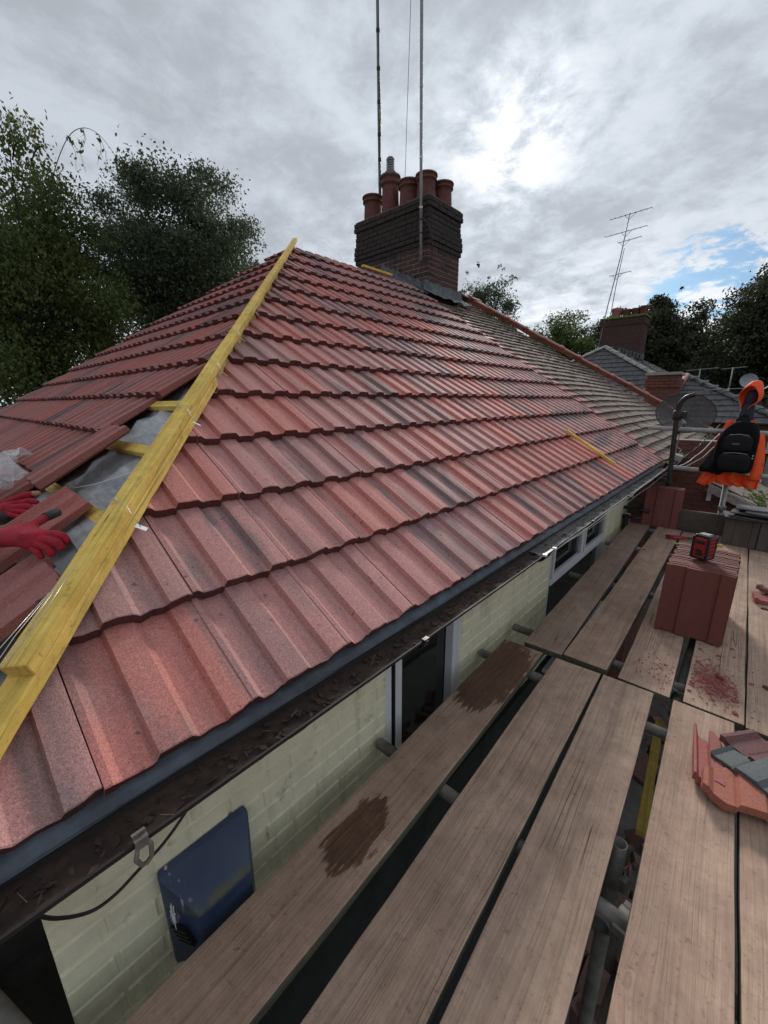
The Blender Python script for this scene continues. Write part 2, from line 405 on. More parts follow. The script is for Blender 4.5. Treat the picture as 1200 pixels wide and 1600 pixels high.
M_BLKFAB = plain('black_fabric', (.0055, .0055, .007), .9, 0, 90, .4, .002, .15)
M_BLKFAB2 = plain('black_nylon', (.009, .009, .011), .75, 0, 60, .3, .001, .25)
M_ORANGE = plain('orange_hi_vis', (.90, .095, .018), .7, 0, 30, .12, .0015)
M_REFL = plain('silver_tape', (.30, .30, .27), .4, .2, 30, .15, .0006)
M_NAVY = plain('navy_cloth', (.02, .025, .045), .85, 0, 60, .3, .001)
M_STEEL = plain('bright_steel', (.55, .55, .55), .35, .8, 60, .1, 0)
M_TAGW = plain('white_tag', (.75, .75, .75), .5, 0, 30, .05, 0)
M_MOSS = plain('moss', (.11, .16, .03), .95, 0, 60, .5, .003)
def f_dish(t, b):
    v, r, raw = coords(t); n = t.noise(v, 8, 4, .6)
    t.put(b.inputs['Base Color'], t.mix(t.rng(n, .3, .7), (.04, .038, .04), (.07, .066, .066))); b.inputs['Roughness'].default_value = .6
    vo = t.add('ShaderNodeTexVoronoi'); t.put(vo.inputs['Vector'], raw); vo.inputs['Scale'].default_value = 160
    t.put(b.inputs['Alpha'], t.rng(vo.outputs['Distance'], .30, .36, .0, 1))
M_DISH = mat('perforated_dish_steel', f_dish)
def f_film(t, b):
    v, r, raw = coords(t); n = t.noise(v, 12, 5, .6, 1.0)
    b.inputs['Base Color'].default_value = (.75, .78, .8, 1); b.inputs['Roughness'].default_value = .22
    t.put(b.inputs['Alpha'], t.rng(n, .35, .7, .22, .7)); bump(t, b, n, .02)
M_FILM = mat('clear_plastic_film', f_film)
def leafmat(name, a, bcol, tr=.25):
    def f(t, b):
        g = t.add('ShaderNodeNewGeometry'); r = g.outputs['Random Per Island']
        n = t.noise(g.outputs['Position'], .55, 3, .5)
        c = t.mix(t.math('ADD', t.math('MULTIPLY', r, .55), t.rng(n, .35, .65, 0, .45)), a, bcol)
        t.put(b.inputs['Base Color'], c); b.inputs['Roughness'].default_value = .55
        b.inputs['Specular IOR Level'].default_value = .3
        tl = t.add('ShaderNodeBsdfTranslucent'); t.put(tl.inputs[0], c)
        mx = t.add('ShaderNodeMixShader'); mx.inputs[0].default_value = tr
        o = t.n['Material Output']; t.l.new(b.outputs[0], mx.inputs[1]); t.l.new(tl.outputs[0], mx.inputs[2]); t.l.new(mx.outputs[0], o.inputs[0])
    return mat(name, f)
M_LEAFA = leafmat('birch_leaf', (.050, .075, .022), (.13, .165, .045), .35)
M_LEAFB = leafmat('maple_leaf', (.048, .068, .042), (.12, .15, .08), .30)
M_LEAFC = leafmat('lime_green_leaf', (.06, .09, .025), (.12, .16, .045), .3)
M_LEAFD = leafmat('beech_leaf', (.028, .038, .018), (.075, .082, .040), .22)
M_BARK = plain('bark', (.045, .037, .030), .95, 0, 14, .4, .01)

# ================================================================== setting: ground
g = MB(); g.add([(-1500, -1500, -5.4), (1500, -1500, -5.4), (1500, 1500, -5.4), (-1500, 1500, -5.4)], [(0, 1, 2, 3)])
tag(g.build('ground', M_GROUND), kind='structure')
p_ = MB(); p_.box((.9, 4, -5.39), (3.8, 24, .03)); tag(p_.build('path', M_CONC), kind='structure')

# ================================================================== the house
XE, ZE, Y0 = -.79, -.70, -.20
AX, AY, AZ = -4.74, 3.54, 1.925
PF = math.atan2(AZ-ZE, XE-AX); PH = math.atan2(AZ-ZE, AY-Y0)
XL = 2*AX-XE            # far eave line
YP = 5.90               # where the new tiles stop
YE = 11.6               # far eave corner
G_F = (XE-AX)/math.cos(PF)/14; G_H = (AY-Y0)/math.cos(PH)/14
FR = Matrix(((0, -math.cos(PF), math.sin(PF), XE), (1, 0, 0, 0), (0, math.sin(PF), math.cos(PF), ZE), (0, 0, 0, 1)))
HR = Matrix(((1, 0, 0, 0), (0, math.cos(PH), -math.sin(PH), Y0), (0, math.sin(PH), math.cos(PH), ZE), (0, 0, 0, 1)))
house = empty('semi_detached_house', (XE, 0, -5.4), 'cream painted house with a hipped roof half way through being retiled in red', 'house')
def child(o):  # parent keeping world placement
    o.parent = house; o.matrix_parent_inverse = Matrix.Translation((-XE, 0, 5.4)); return o

TW = .309
PRF = [(0, .95), (.045, 1), (.10, .06), (.19, 0), (.270, .0), (.300, -.16), (.320, .97), (.42, 1.06), (.53, 1), (.585, .05), (.68, 0), (.762, .0), (.792, -.16), (.812, .97), (.90, 1.04), (.965, 1), (1.0, .90)]
HH = .017; TH = .022; TL = .42; DROP = .036
def tile_mesh(name, seed=0, ragged=.002, length=TL, width=TW, side_lip=True, hgt=HH):
    rr = random.Random(seed); vs = []; fs = []; sm = []
    us = [(u*width*.994+.001, h*hgt) for u, h in PRF]
    rows = [0, .003, length]
    n = len(us)
    def zt(v): return -DROP*v/.34
    nose = [rr.uniform(-ragged, ragged) for _ in us]
    for v in rows:
        for i, (u, h) in enumerate(us):
            dz = -.002 if v == 0 else 0
            vs.append((u, v+(nose[i] if v < .01 else 0), h+zt(v)+dz))
    for v in (0, length):
        for i, (u, h) in enumerate(us):
            vs.append((u, v+(nose[i]*1.3-.001 if v == 0 else 0), h+zt(v)-TH-(.004 if v == 0 else 0)-(.006 if v == 0 else 0)))
    for r in range(2):
        for i in range(n-1):
            a = r*n+i; fs.append((a, a+1, a+n+1, a+n)); sm.append(False)
    T0, B0, TE, BE = 0, 3*n, 2*n, 4*n
    for i in range(n-1):
        fs.append((B0+i, B0+i+1, T0+i+1, T0+i)); sm.append(False)
        fs.append((BE+i+1, BE+i, TE+i, TE+i+1)); sm.append(False)
        fs.append((B0+i+1, B0+i, BE+i, BE+i+1)); sm.append(False)
    fs.append((B0, T0, n, TE, BE)); sm.append(False); fs.append((T0+n-1, B0+n-1, BE+n-1, TE+n-1, 2*n-1)); sm.append(False)
    me = bpy.data.meshes.new(name); me.from_pydata(vs, [], fs)
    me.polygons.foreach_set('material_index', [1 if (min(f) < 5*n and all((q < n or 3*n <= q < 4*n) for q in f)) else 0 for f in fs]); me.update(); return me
tile_src = [tile_mesh('tile', s, .0042) for s in range(6)]
tile_srcL = [tile_mesh('tile', s+50, .0042) for s in range(4)]
M_NOSE = mat('shaded_tile_nose', f_tile((.13, .036, .031), (.06, .028, .026), .6))  # shade on the tile noses painted in as a darker maroon
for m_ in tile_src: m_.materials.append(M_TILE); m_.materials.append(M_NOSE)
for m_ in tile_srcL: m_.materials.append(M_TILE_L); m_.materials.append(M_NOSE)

def clipped(src, planes, M):
    """copy of src cut by half spaces given in frame coordinates; M = tile placement in the frame"""
    bm = bmesh.new(); bm.from_mesh(src); bm.transform(M)
    for (co, no) in planes:
        geom = list(bm.verts)+list(bm.edges)+list(bm.faces)
        bmesh.ops.bisect_plane(bm, geom=geom, plane_co=co, plane_no=no, clear_outer=True, dist=1e-5)
        if not bm.verts: break
        ed = [e for e in bm.edges if e.is_boundary]
        if ed:
            try: bmesh.ops.holes_fill(bm, edges=ed, sides=0)
            except Exception: pass
    if not bm.verts: bm.free(); return None
    bm.transform(M.inverted()); me = bpy.data.meshes.new('tile'); bm.to_mesh(me); bm.free()
    for mm in src.materials: me.materials.append(mm)
    return me

roof = MB()
# roof deck (underlay) under the front and side slopes: one part, tiles are its sub-parts
def slab(pts, nrm, off0, off1):
    a = [Vector(p)+Vector(nrm)*off0 for p in pts]; b = [Vector(p)+Vector(nrm)*off1 for p in pts]; n = len(pts)
    return a+b, [tuple(range(n)), tuple(range(2*n-1, n-1, -1))]+[(i, i+n, (i+1) % n+n, (i+1) % n) for i in range(n)]
nF = (math.sin(PF), 0, math.cos(PF)); nH = (0, -math.sin(PH), math.cos(PH)); nB = (-math.sin(PF), 0, math.cos(PF)); nG = (0, math.sin(PH), math.cos(PH))
A2Y = YE-(AY-Y0)
dk = MB()
dk.add(*slab([(XE-.03, Y0+.03, ZE), (XE-.03, YP-.05, ZE), (AX, YP-.05, AZ), (AX, AY, AZ)], nF, -.075, -.095))
roofp = child(dk.build('roof_deck', M_FELT))
dk = MB()
# wavy underlay on the side slope
nu, nv = 110, 60; vs = []; 
for j in range(nv+1):
    v = j/nv*(AY-Y0)/math.cos(PH)
    xr = XE-v*math.cos(PH)*(XE-AX)/(AY-Y0)+.01; xl = XL+v*math.cos(PH)*(XE-AX)/(AY-Y0)
    for i in range(nu+1):
        u = xr+(xl-xr)*(i/nu)**1.6
        w = -.075-.016*math.sin((v/G_H)*2*math.pi)**2+.012*math.sin(u*7+v*5)+.006*math.sin(u*19-v*13)+.011*math.sin(u*31+v*23)*math.sin(v*17-u*9)
        p = HR @ Vector((u, v, w)); vs.append(p)
fs = [(j*(nu+1)+i+1, j*(nu+1)+i, (j+1)*(nu+1)+i, (j+1)*(nu+1)+i+1) for j in range(nv) for i in range(nu)]
dk.add(vs, fs, True)
roofl = child(dk.build('underlay', M_FELT)); roofl['label'] = 'grey roofing underlay sagging between the yellow battens'
dk = MB(); dk.add([(AX, AY, AZ-.08), (AX, A2Y, AZ-.08), (XL, YE, ZE-.08), (XL, Y0, ZE-.08)], [(0, 1, 2, 3)])
child(dk.build('rear_roof', M_OLD))

ntile = 0
KH = (AY-Y0)/(XE-AX)
def tile_world(o, F, M): o.matrix_world = F @ M
TILES = []
# front slope -----------------------------------------------------
for k in range(14):
    v = k*G_F
    for j in range(-2, 21):
        u0 = .085+(j-1)*TW-(0 if k % 1 == 0 else 0)
        u0 += rnd.uniform(-.0012, .0012)
        if u0 > YP-.02: continue
        M = Matrix.Translation((u0, v, rnd.uniform(-.001, .0015))) @ Euler((rnd.uniform(-.003, .003), rnd.uniform(-.004, .004), rnd.uniform(-.0035, .0035))).to_matrix().to_4x4()
        # hip line: u = Y0 + v cosPF KH
        c = math.cos(PF)*KH
        gap = .022+rnd.uniform(-.008, .012)
        def hipu(vv): return Y0+vv*c+gap
        if u0+TW < hipu(v): continue
        src = tile_src[rnd.randrange(6)]
        planes = []
        if u0 < hipu(v+TL): planes.append(((hipu(0), 0, 0), Vector((-1, c, 0)).normalized()))
        if u0+TW > YP: planes.append(((YP, 0, 0), (1, 0, 0)))
        if v+TL > 14*G_F: planes.append(((0, 14*G_F-.01, 0), (0, 1, 0)))
        # notch round the chimney
        ch = None
        if u0+TW > 5.96 and v > 13.0*G_F: continue
        me = clipped(src, planes, M) if planes else src
        if me is None or len(me.polygons) < 3: continue
        TILES.append((me, FR @ M, 1/(.5+u0*u0)))
# side slope ------------------------------------------------------
ch_ = math.cos(PH)/KH
NH = 14
SIDE = []
lim = {0: -9, 1: -9, 2: -2.50, 3: -2.52, 4: -2.40}
for k in range(NH):
    v = k*G_H-(.02 if k < 3 else 0)
    x_r = lim.get(k)
    if k in (0, 1): start = -2.95 if k == 1 else -2.6
    elif k in lim: start = lim[k]-TW
    else: start = XE-v*ch_-TW+.05+rnd.uniform(-.1, .1)
    for j in range(34):
        u0 = start-j*TW+rnd.uniform(-.0015, .0015)
        far = XL+v*ch_+.02
        if u0+TW < far: break
        def hr(vv): return XE-vv*ch_-.035
        M = Matrix.Translation((u0, v, rnd.uniform(-.001, .002))) @ Euler((rnd.uniform(-.004, .004), rnd.uniform(-.005, .005), rnd.uniform(-.005, .005))).to_matrix().to_4x4()
        planes = []
        if u0+TW > hr(v+TL): planes.append(((hr(0), 0, 0), Vector((1, ch_, 0)).normalized()))
        if u0 < far+TL*ch_: planes.append(((XL+.02, 0, 0), Vector((-1, ch_, 0)).normalized()))
        if v+TL > NH*G_H: planes.append(((0, NH*G_H-.01, 0), (0, 1, 0)))
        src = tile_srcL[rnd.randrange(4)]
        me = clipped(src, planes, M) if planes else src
        if me is None or len(me.polygons) < 3: continue
        TILES.append((me, HR @ M, 1/(.5+(u0+1.2)**2*.6+(v*.2)**2)))
TILES.sort(key=lambda a: -a[2])
far = TILES[286:]
inv = Matrix.Translation((-XE, 0, 5.4))
for me, MW, _ in TILES[:286]:
    o = bpy.data.objects.new('tile', me); COL.objects.link(o); o.parent = roofp; o.matrix_world = MW
    o.matrix_parent_inverse = Matrix.Identity(4); o.matrix_basis = roofp.matrix_basis.inverted() @ MW
# roofp sits at the world origin (its parent inverse cancels the house offset)
def join_meshes(lst, name):
    vs = []; fs = []; n = 0; mi = []; mats = []
    for me, MW in lst:
        for v in me.vertices: vs.append(MW @ v.co)
        for m0 in me.materials:
            if m0 not in mats: mats.append(m0)
        for p in me.polygons: fs.append([i+n for i in p.vertices]); mi.append(mats.index(me.materials[min(p.material_index, len(me.materials)-1)]))
        n += len(me.vertices)
    me = bpy.data.meshes.new(name); me.from_pydata(vs, [], fs)
    for m in mats: me.materials.append(m)
    me.polygons.foreach_set('material_index', mi); me.update(); return me
# the far ones keep the object space of single tiles for their streaks: one joined part
o = child(link('far_tiles', join_meshes([(m, w) for m, w, _ in far], 'far_tiles'))); o['kind'] = 'stuff'

# loose tiles on the side slope still being laid -------------------
def loose(name, frame, loc, rot, label, mesh, group=None, cat='roof tile'):
    o = link(name, mesh); o.matrix_world = frame @ Matrix.Translation(loc) @ Euler(rot).to_matrix().to_4x4()
    return tag(o, label, cat, group)
loose('roof_tile', HR, (-2.415, .585, .045), (R_(1.5), R_(-2), R_(-1.5)), 'single red tile laid on the side slope just above the gloved hands', tile_srcL[1])
loose('roof_tile', HR, (-2.00, .225, .040), (R_(1), R_(3), R_(-1)), 'red tile held between the two red gloved hands', tile_srcL[2])
loose('roof_tile', HR, (-1.575, .025, .045), (R_(1), R_(2), R_(-3)), 'red tile lying next to the lower end of the yellow hip timber', tile_srcL[0])
loose('roof_tile', HR, (-1.93, -.075, -.012), (R_(1), R_(-1), R_(-3)), 'dark red tile half hidden beneath the lower red glove', tile_srcL[3])

# hip timbers -------------------------------------------------------
N0 = Vector((XE, Y0, ZE)); AA = Vector((AX, AY, AZ)); hd = (AA-N0).normalized()
hn = (Vector(nF)+Vector(nH)).normalized(); hs = hd.cross(hn)
def timber(name, m, P0, P1, up, w, th, parent=None, segs=14, wob=.0015, bev=.003, lab=None):
    P0 = Vector(P0); P1 = Vector(P1); d = (P1-P0); L = d.length; d.normalize(); up = Vector(up); up = (up-d*up.dot(d)).normalized(); s = d.cross(up)
    vs = []; rr = random.Random(sum(map(ord, name))+int(L*100))
    for i in range(segs+1):
        for (a, b) in ((-1, -1), (1, -1), (1, 1), (-1, 1)):
            vs.append((a*w/2+rr.uniform(-wob, wob), L*i/segs, b*th/2+rr.uniform(-wob, wob)*.6))
    fs = [(0, 1, 2, 3), tuple(segs*4+k for k in (3, 2, 1, 0))]
    for i in range(segs):
        for k in range(4):
            a = i*4+k; b = i*4+(k+1) % 4; fs.append((a, a+4, b+4, b))
    me = bpy.data.meshes.new(name); me.from_pydata(vs, [], fs); me.update()
    o = link(name, me, m)
    M = Matrix((( s.x, d.x, up.x, P0.x), (s.y, d.y, up.y, P0.y), (s.z, d.z, up.z, P0.z), (0, 0, 0, 1)))
    if parent is house: child(o)
    o.matrix_basis = M if parent in (None, house) else M
    if parent not in (None, house): o.parent = parent
    if bev:
        b_ = o.modifiers.new('bevel', 'BEVEL'); b_.width = bev; b_.segments = 2; b_.limit_method = 'ANGLE'; b_.angle_limit = R_(50)
    if lab: o['label'] = lab
    return o
def on_hip(tt, off=0, side=0): return N0+(AA-N0)*tt+hn*off+hs*side
timber('hip_rafter', M_YEL2, on_hip(-.03, -.055), on_hip(1.0, -.055), hn, .040, .12, house)
timber('hip_timber', M_YEL, on_hip(.0, .016, .024), on_hip(.30, .014, .030), hn, .056, .036, house, lab='lower yellow hip timber running out to the eaves corner')
timber('hip_timber', M_YEL, on_hip(.058, .052, .027), on_hip(1.006, .046, .030), hn, .050, .036, house, segs=30, wob=.002, lab='long yellow timber on the near hip, lying on the lower one')
# ridge batten
timber('ridge_batten', M_YEL, (AX+.02, 4.75, AZ+.012), (AX+.02, 5.4, AZ+.014), (0, 0, 1), .05, .03, house)
# battens on the side slope, seen between the tiles and the hip
for k in range(1, 15):
    v = k*G_H-.03
    xr = XE-v*ch_
    a = HR @ Vector((xr-.02, v, -.055)); b = HR @ Vector((xr-(1.35 if k < 6 else .5), v, -.055))
    timber('batten', M_YEL2 if k > 5 else M_YEL, a, b, nH, .05, .03, house, segs=6)
# far ridge tiles and hip dressing of new part is open; white clips on ties along the near hip
for (tt, s_) in ((.128, -.10), (.225, -.09), (.305, -.088), (.385, -.085), (.47, -.08), (.0605, -.02)):
    if s_ < -.05:
        c = on_hip(tt, .035, s_*-1)
        m = MB(); m.box((0, 0, 0), (.030, .018, .0015)); o = child(m.build('tile_clip', M_TAGW)); o.matrix_basis = Matrix.Translation(c) @ Euler((.2, .5, .6+tt*3)).to_matrix().to_4x4()
        a = on_hip(tt+.012, .082, .015); m = MB(); m.tube([a, a+(c-a)*.5+Vector((0, 0, .02)), c], .0009, 5); child(m.build('tie_wire', M_STEEL))
        m = MB(); m.lathe([(0, .003), (.006, .003), (.007, 0)], (0, 0, 0), 10); o = child(m.build('nail', M_GALV)); o.matrix_basis = Matrix.Translation(a-hn*.004)
for q in range(4):
    a = on_hip(.086+.004*q, .081, .005*q+.014); b = on_hip(.035+.007*q, .095, .010+.010*q)
    m = MB(); m.tube([a, (a+b)/2+hn*.014+hs*.006*q, b], .0009, 5); child(m.build('tie_wire', M_STEEL))

# eaves ---------------------------------------------------------------
def prof_y(prof, y0, y1, mt, name, parent=house, n=1, closed=False, smooth=False, wob=0):
    m = MB(); vs = []; k = len(prof)
    for i in range(n+1):
        y = y0+(y1-y0)*i/n
        for (x, z) in prof: vs.append((x+rnd.uniform(-wob, wob), y, z+rnd.uniform(-wob, wob)))
    fs = []
    for i in range(n):
        for j in range(k if closed else k-1):
            a = i*k+j; b = i*k+(j+1) % k; fs.append((a, b, b+k, a+k))
    if closed: fs += [tuple(range(k))[::-1], tuple(n*k+j for j in range(k))]
    m.add(vs, fs, smooth); o = m.build(name, mt)
    return child(o) if parent is house else o
prof_y([(XE-.25, ZE+.11), (XE+.002, ZE-.024), (XE+.012, ZE-.040), (XE+.012, ZE-.046), (XE-.002, ZE-.03), (XE-.25, ZE+.10)], Y0, 5.72, M_STRIP, 'eaves_tray', n=40, wob=.0012)
gx, gz, gr = -.742, -.764, .056
outer = [(gx-gr-.002, gz+.03)]+[(gx+gr*math.cos(a)-.012*math.sin(-a)*(math.cos(a) > 0), gz+gr*math.sin(a)*.62+.010) for a in [math.pi+math.pi*i/12 for i in range(13)]]+[(gx+gr+.001, gz+.016), (gx+gr-.004, gz+.0165), (gx+gr-.005, gz+.012)]
inner = [(gx+(gr-.003)*math.cos(a)-.012*math.sin(-a)*(math.cos(a) > 0), gz+(gr-.003)*math.sin(a)*.62+.010) for a in [math.pi*2-math.pi*i/12 for i in range(13)]]+[(gx-gr+.001, gz+.03)]
gut = prof_y(outer+inner, Y0-.1, 5.78, M_GUT, 'gutter', n=24, closed=True, smooth=False, wob=0)
prof_y([(gx-gr+.006, gz-.004), (gx-.02, gz-.012), (gx+.02, gz-.013), (gx+gr-.006, gz+.002)], Y0-.1, 2.0, M_DEBRIS, 'gutter_sediment', n=60, smooth=True, wob=.003)
prof_y([(gx-gr+.006, gz-.0), (gx-.02, gz-.006), (gx+.02, gz-.008), (gx+gr-.006, gz+.004)], 2.0, 5.7, M_GREY, 'gutter_sediment', n=60, smooth=True, wob=.004)
# leaf litter in the gutter
vs = []; fs = []
for i in range(900):
    y = rnd.uniform(-.1, 5.6); x = gx+rnd.uniform(-.034, .034); z = gz-.010+rnd.uniform(0, .008)
    a = rnd.uniform(0, 6.28); l = rnd.uniform(.004, .014); w = l*rnd.uniform(.25, .8)
    e = Vector((math.cos(a), math.sin(a), rnd.uniform(-.3, .3)))*l; f_ = Vector((-math.sin(a), math.cos(a), rnd.uniform(-.4, .4)))*w
    c = Vector((x, y, z)); n = len(vs); vs += [c-e, c-f_, c+e, c+f_]; fs.append((n, n+1, n+2, n+3))
m = MB(); m.add(vs, fs); o = child(m.build('leaf_litter', M_DEBRIS)); o['kind'] = 'stuff'
m = MB()
for i in range(34):
    y = rnd.uniform(-.1, 4.0); x = gx+rnd.uniform(-.03, .03); a = rnd.gauss(1.35, .5); l = rnd.uniform(.02, .05)
    m.tube([(x, y, gz-.004), (x+math.cos(a)*l, y+math.sin(a)*l, gz-.002+rnd.uniform(0, .012))], .0008, 4, False)
o = child(m.build('needle_litter', M_NEEDLE)); o['kind'] = 'stuff'
# fascia, soffit
m = MB(); m.box((-.813, 2.7, -.805), (.022, 6.0, .13)); child(m.build('fascia_board', M_BLKPL))
m = MB(); m.box((-.92, 2.7, -.878), (.24, 6.0, .012)); child(m.build('soffit_board', M_BLKPL))
m = MB(); m.box((-4.5, -.17, -.84), (7.4, .022, .20)); child(m.build('fascia_board', M_BLKPL))
# gutter brackets with clips
def bracket(y, clip=False, big=False):
    m = MB(); pts = [(gx-gr-.004, y, gz+.02)]+[(gx+(gr+.004)*math.cos(a), y, gz+(gr+.004)*math.sin(a)*.66+.010) for a in [math.pi+math.pi*i/10 for i in range(11)]]
    for p, q in zip(pts[:-1], pts[1:]):
        p = Vector(p); q = Vector(q); m.box((p+q)/2, ((q-p).length+.003, .10 if big else .022, .005), (0, -math.atan2(q.z-p.z, q.x-p.x), 0))
    m.box((gx+gr+.002, y, gz+.02), (.014, .10 if big else .024, .005))
    return child(m.build('gutter_bracket', M_BLKPL))
for y in (-.1, .95, 2.75, 3.7, 4.7, 5.5): bracket(y)
bracket(2.0, big=True)
for y in (1.94, 2.07):
    m = MB(); m.box((gx+gr+.006, y, gz+.022), (.020, .016, .010)); child(m.build('white_clip', M_WHITE))
# the big steel hook clamped on the gutter lip
m = MB()
m.box((gx+gr-.004, .108, gz+.026), (.030, .030, .004)); m.box((gx+gr+.010, .108, gz+.014), (.004, .030, .026)); m.box((gx+gr-.004, .108, gz+.032), (.004, .03, .010))
m.tube([(gx+gr+.006, .098, gz+.006), (gx+gr+.004, .090, gz-.03), (gx+gr-.002, .100, gz-.062), (gx+gr-.004, .112, gz-.068), (gx+gr-.002, .124, gz-.055), (gx+gr+.006, .126, gz-.01), (gx+gr+.006, .12, gz+.006)], .0058, 10)
hk = m.build('steel_hook', M_RUST); hk.data.transform(Matrix.Translation((gx+gr, .108, gz+.02)) @ Matrix.Scale(.72, 4) @ Matrix.Translation((-gx-gr, -.108, -gz-.02))); child(hk)
m = MB()
m.tube(spline([(-.99, .42, -.965), (-.985, .33, -1.02), (-.985, .262, -1.088), (-.98, .199, -1.128), (-.978, .135, -1.15), (-.975, .082, -1.166), (-.972, .031, -1.158), (-.965, -.025, -1.10), (-.95, -.06, -1.02), (-.93, -.08, -.95)]), .0042, 10)
child(m.build('black_cable', M_BLKPL))
# thin telephone wires along the gutter at the far end
M_WIRE = plain('grey_wire', (.30, .30, .31), .8, 0, 20, .1, 0)
for (dz, c) in ((0, M_WIRE), (-.05, M_WIRE)):
    m = MB(); pts = []
    for i in range(17):
        s_ = i/16; y = 2.0+s_*4.5; pts.append((gx+gr+.012+.01*dz, y, gz+.012+dz*s_*2+.10*s_**3+.006*math.sin(i*1.9)))
    m.tube(pts, .0022, 6); child(m.build('telephone_wire', c))

# walls ----------------------------------------------------------------
XW = -1.02
BR_L, BR_H, MO = .217, .067, .008
def brick_mesh(l, h, d, ch=.004, seed=0):
    rr = random.Random(seed); bm = bmesh.new(); bmesh.ops.create_cube(bm, size=1)
    bmesh.ops.scale(bm, vec=(d, l, h), verts=bm.verts)
    bmesh.ops.bevel(bm, geom=list(bm.edges), offset=ch, segments=1, affect='EDGES')
    for v in bm.verts: v.co += Vector((rr.uniform(-1, 1), rr.uniform(-1, 1), rr.uniform(-1, 1)))*.0012
    me = bpy.data.meshes.new('brick'); bm.to_mesh(me); bm.free(); return me
WIN = [(1.133, 1.760, -2.20, -.88), (3.05, 4.62, -2.15, -.88)]
zt0 = -.89
# backing leaf with window holes, mortar coloured by the same paint
m = MB(); ys = [-.05]+[v for w in WIN for v in (w[0], w[1])]+[5.9]
for a, b in ((-.05, WIN[0][0]), (WIN[0][1], WIN[1][0]), (WIN[1][1], 5.9)): m.box((XW-.058, (a+b)/2, (-5.4-.87)/2), (.10, b-a, 5.4-.87))
for w in WIN: m.box((XW-.058, (w[0]+w[1])/2, (-5.4+w[2])/2), (.10, w[1]-w[0], 5.4+w[2]))
wall = child(m.build('front_wall', M_PAINT))
pb = [brick_mesh(BR_L, BR_H, .04, .0045, s) for s in range(3)]; hb = [brick_mesh(.1025, BR_H, .04, .006, s+9) for s in range(2)]
for q in pb+hb: q.materials.append(M_PAINT)
def wall_bricks(parent, y0, y1, z_top, rows, wins, x, meshes, halfs, limit, name='brick', mtl=None, stuffname='lower_bricks', axis='y'):
    cells = []
    for r in range(rows):
        z = z_top-r*(BR_H+MO)-BR_H/2; off = -(.1125 if r % 2 else 0); y = y0+off
        while y < y1:
            a = max(y, y0); b = min(y+BR_L, y1)
            segs = [(a, b)]
            for (wa, wb, wz0, wz1) in wins:
                if wz0 < z < wz1:
                    ns = []
                    for (p, q) in segs:
                        if q <= wa or p >= wb: ns.append((p, q)); continue
                        if p < wa: ns.append((p, wa-.004))
                        if q > wb: ns.append((wb+.004, q))
                    segs = ns
            for (p, q) in segs:
                if q-p > .03: cells.append((r, (p+q)/2, q-p, z))
            y += BR_L+MO
    cells.sort(key=lambda c: c[0]*.4+c[1]*.25)
    rest = []
    for i, (r, yc, L, z) in enumerate(cells):
        me = meshes[rnd.randrange(len(meshes))]; sc = L/BR_L
        if axis == 'y': MM = Matrix.Translation((x-.0225+rnd.uniform(-.0015, .0015), yc, z+rnd.uniform(-.001, .001))) @ Matrix.Diagonal((1, sc, 1, 1))
        else: MM = Matrix.Translation((yc, x-.018+rnd.uniform(-.0015, .002), z)) @ Euler((0, 0, -math.pi/2)).to_matrix().to_4x4() @ Matrix.Diagonal((1, sc, 1, 1))
        if i < limit:
            o = bpy.data.objects.new(name, me); COL.objects.link(o); o.parent = parent; o.matrix_basis = MM
        else: rest.append((me, MM))
    return rest
rest = wall_bricks(wall, -.05, 5.85, zt0, 22, WIN, XW, pb, hb, 290)
o = link('lower_bricks', join_meshes(rest, 'lower_bricks')); o.parent = wall; o['kind'] = 'stuff'
m = MB(); m.box((-4.65, .01, -3.2), (7.1, .10, 4.4)); child(m.build('side_wall', M_PAINT))
m = MB(); m.box((XW+.01, 2.9, -3.79), (.05, 5.9, 3.3)); child(m.build('added_dark_backing', plain('dark_backing_charcoal', (.016, .020, .019), .8, 0, 8, .5, .003)))  # added dark box that blackens the view through the board gaps
gt = empty('added_dark_panel', (-1.25, -.65, -5.4), 'added black boarded panel that darkens the void past the corner of the cream wall', 'panel')  # black planks added to darken the void past the wall corner
for i in range(8): MB().box((0, .52-.15*i, 2.16), (.03, .145, 4.3)).build('plank', M_BLKMETAL, gt, .003)  # planks of the added dark panel
MB().box((.03, 0, 3.9), (.03, 1.2, .09)).build('added_panel_rail', M_BLKMETAL, gt)

def upvc(y0, y1, z0, z1, mull=(), trans=None):
    fr = child(MB().box((XW-.035, y0+.02, (z0+z1)/2), (.06, .04, z1-z0)).box((XW-.035, y1-.02, (z0+z1)/2), (.06, .04, z1-z0)).box((XW-.035, (y0+y1)/2, z1-.02), (.058, y1-y0-.08, .04)).box((XW-.035, (y0+y1)/2, z0+.02), (.058, y1-y0-.08, .04)).build('window', M_WHITE, None, .005, 2))
    gl = MB(); gl.box((XW-.055, (y0+y1)/2, (z0+z1)/2), (.012, y1-y0-.10, z1-z0-.10)); gl.build('pane', M_GLASS, fr)
    return fr
# small window
w = upvc(1.133, 1.760, -2.20, -.88)
m = MB(); m.box((XW-.022, 1.215, -1.5), (.05, .045, 1.1)); m.build('sash', M_WHITE, w, .004, 2)
m = MB(); m.box((XW-.022, 1.685, -1.5), (.05, .040, 1.1)); m.build('sash', M_WHITE, w, .004, 2)
m = MB(); m.box((XW-.007, 1.188, -1.5), (.012, .010, 1.15)); m.build('gasket', M_BLKPL, w)
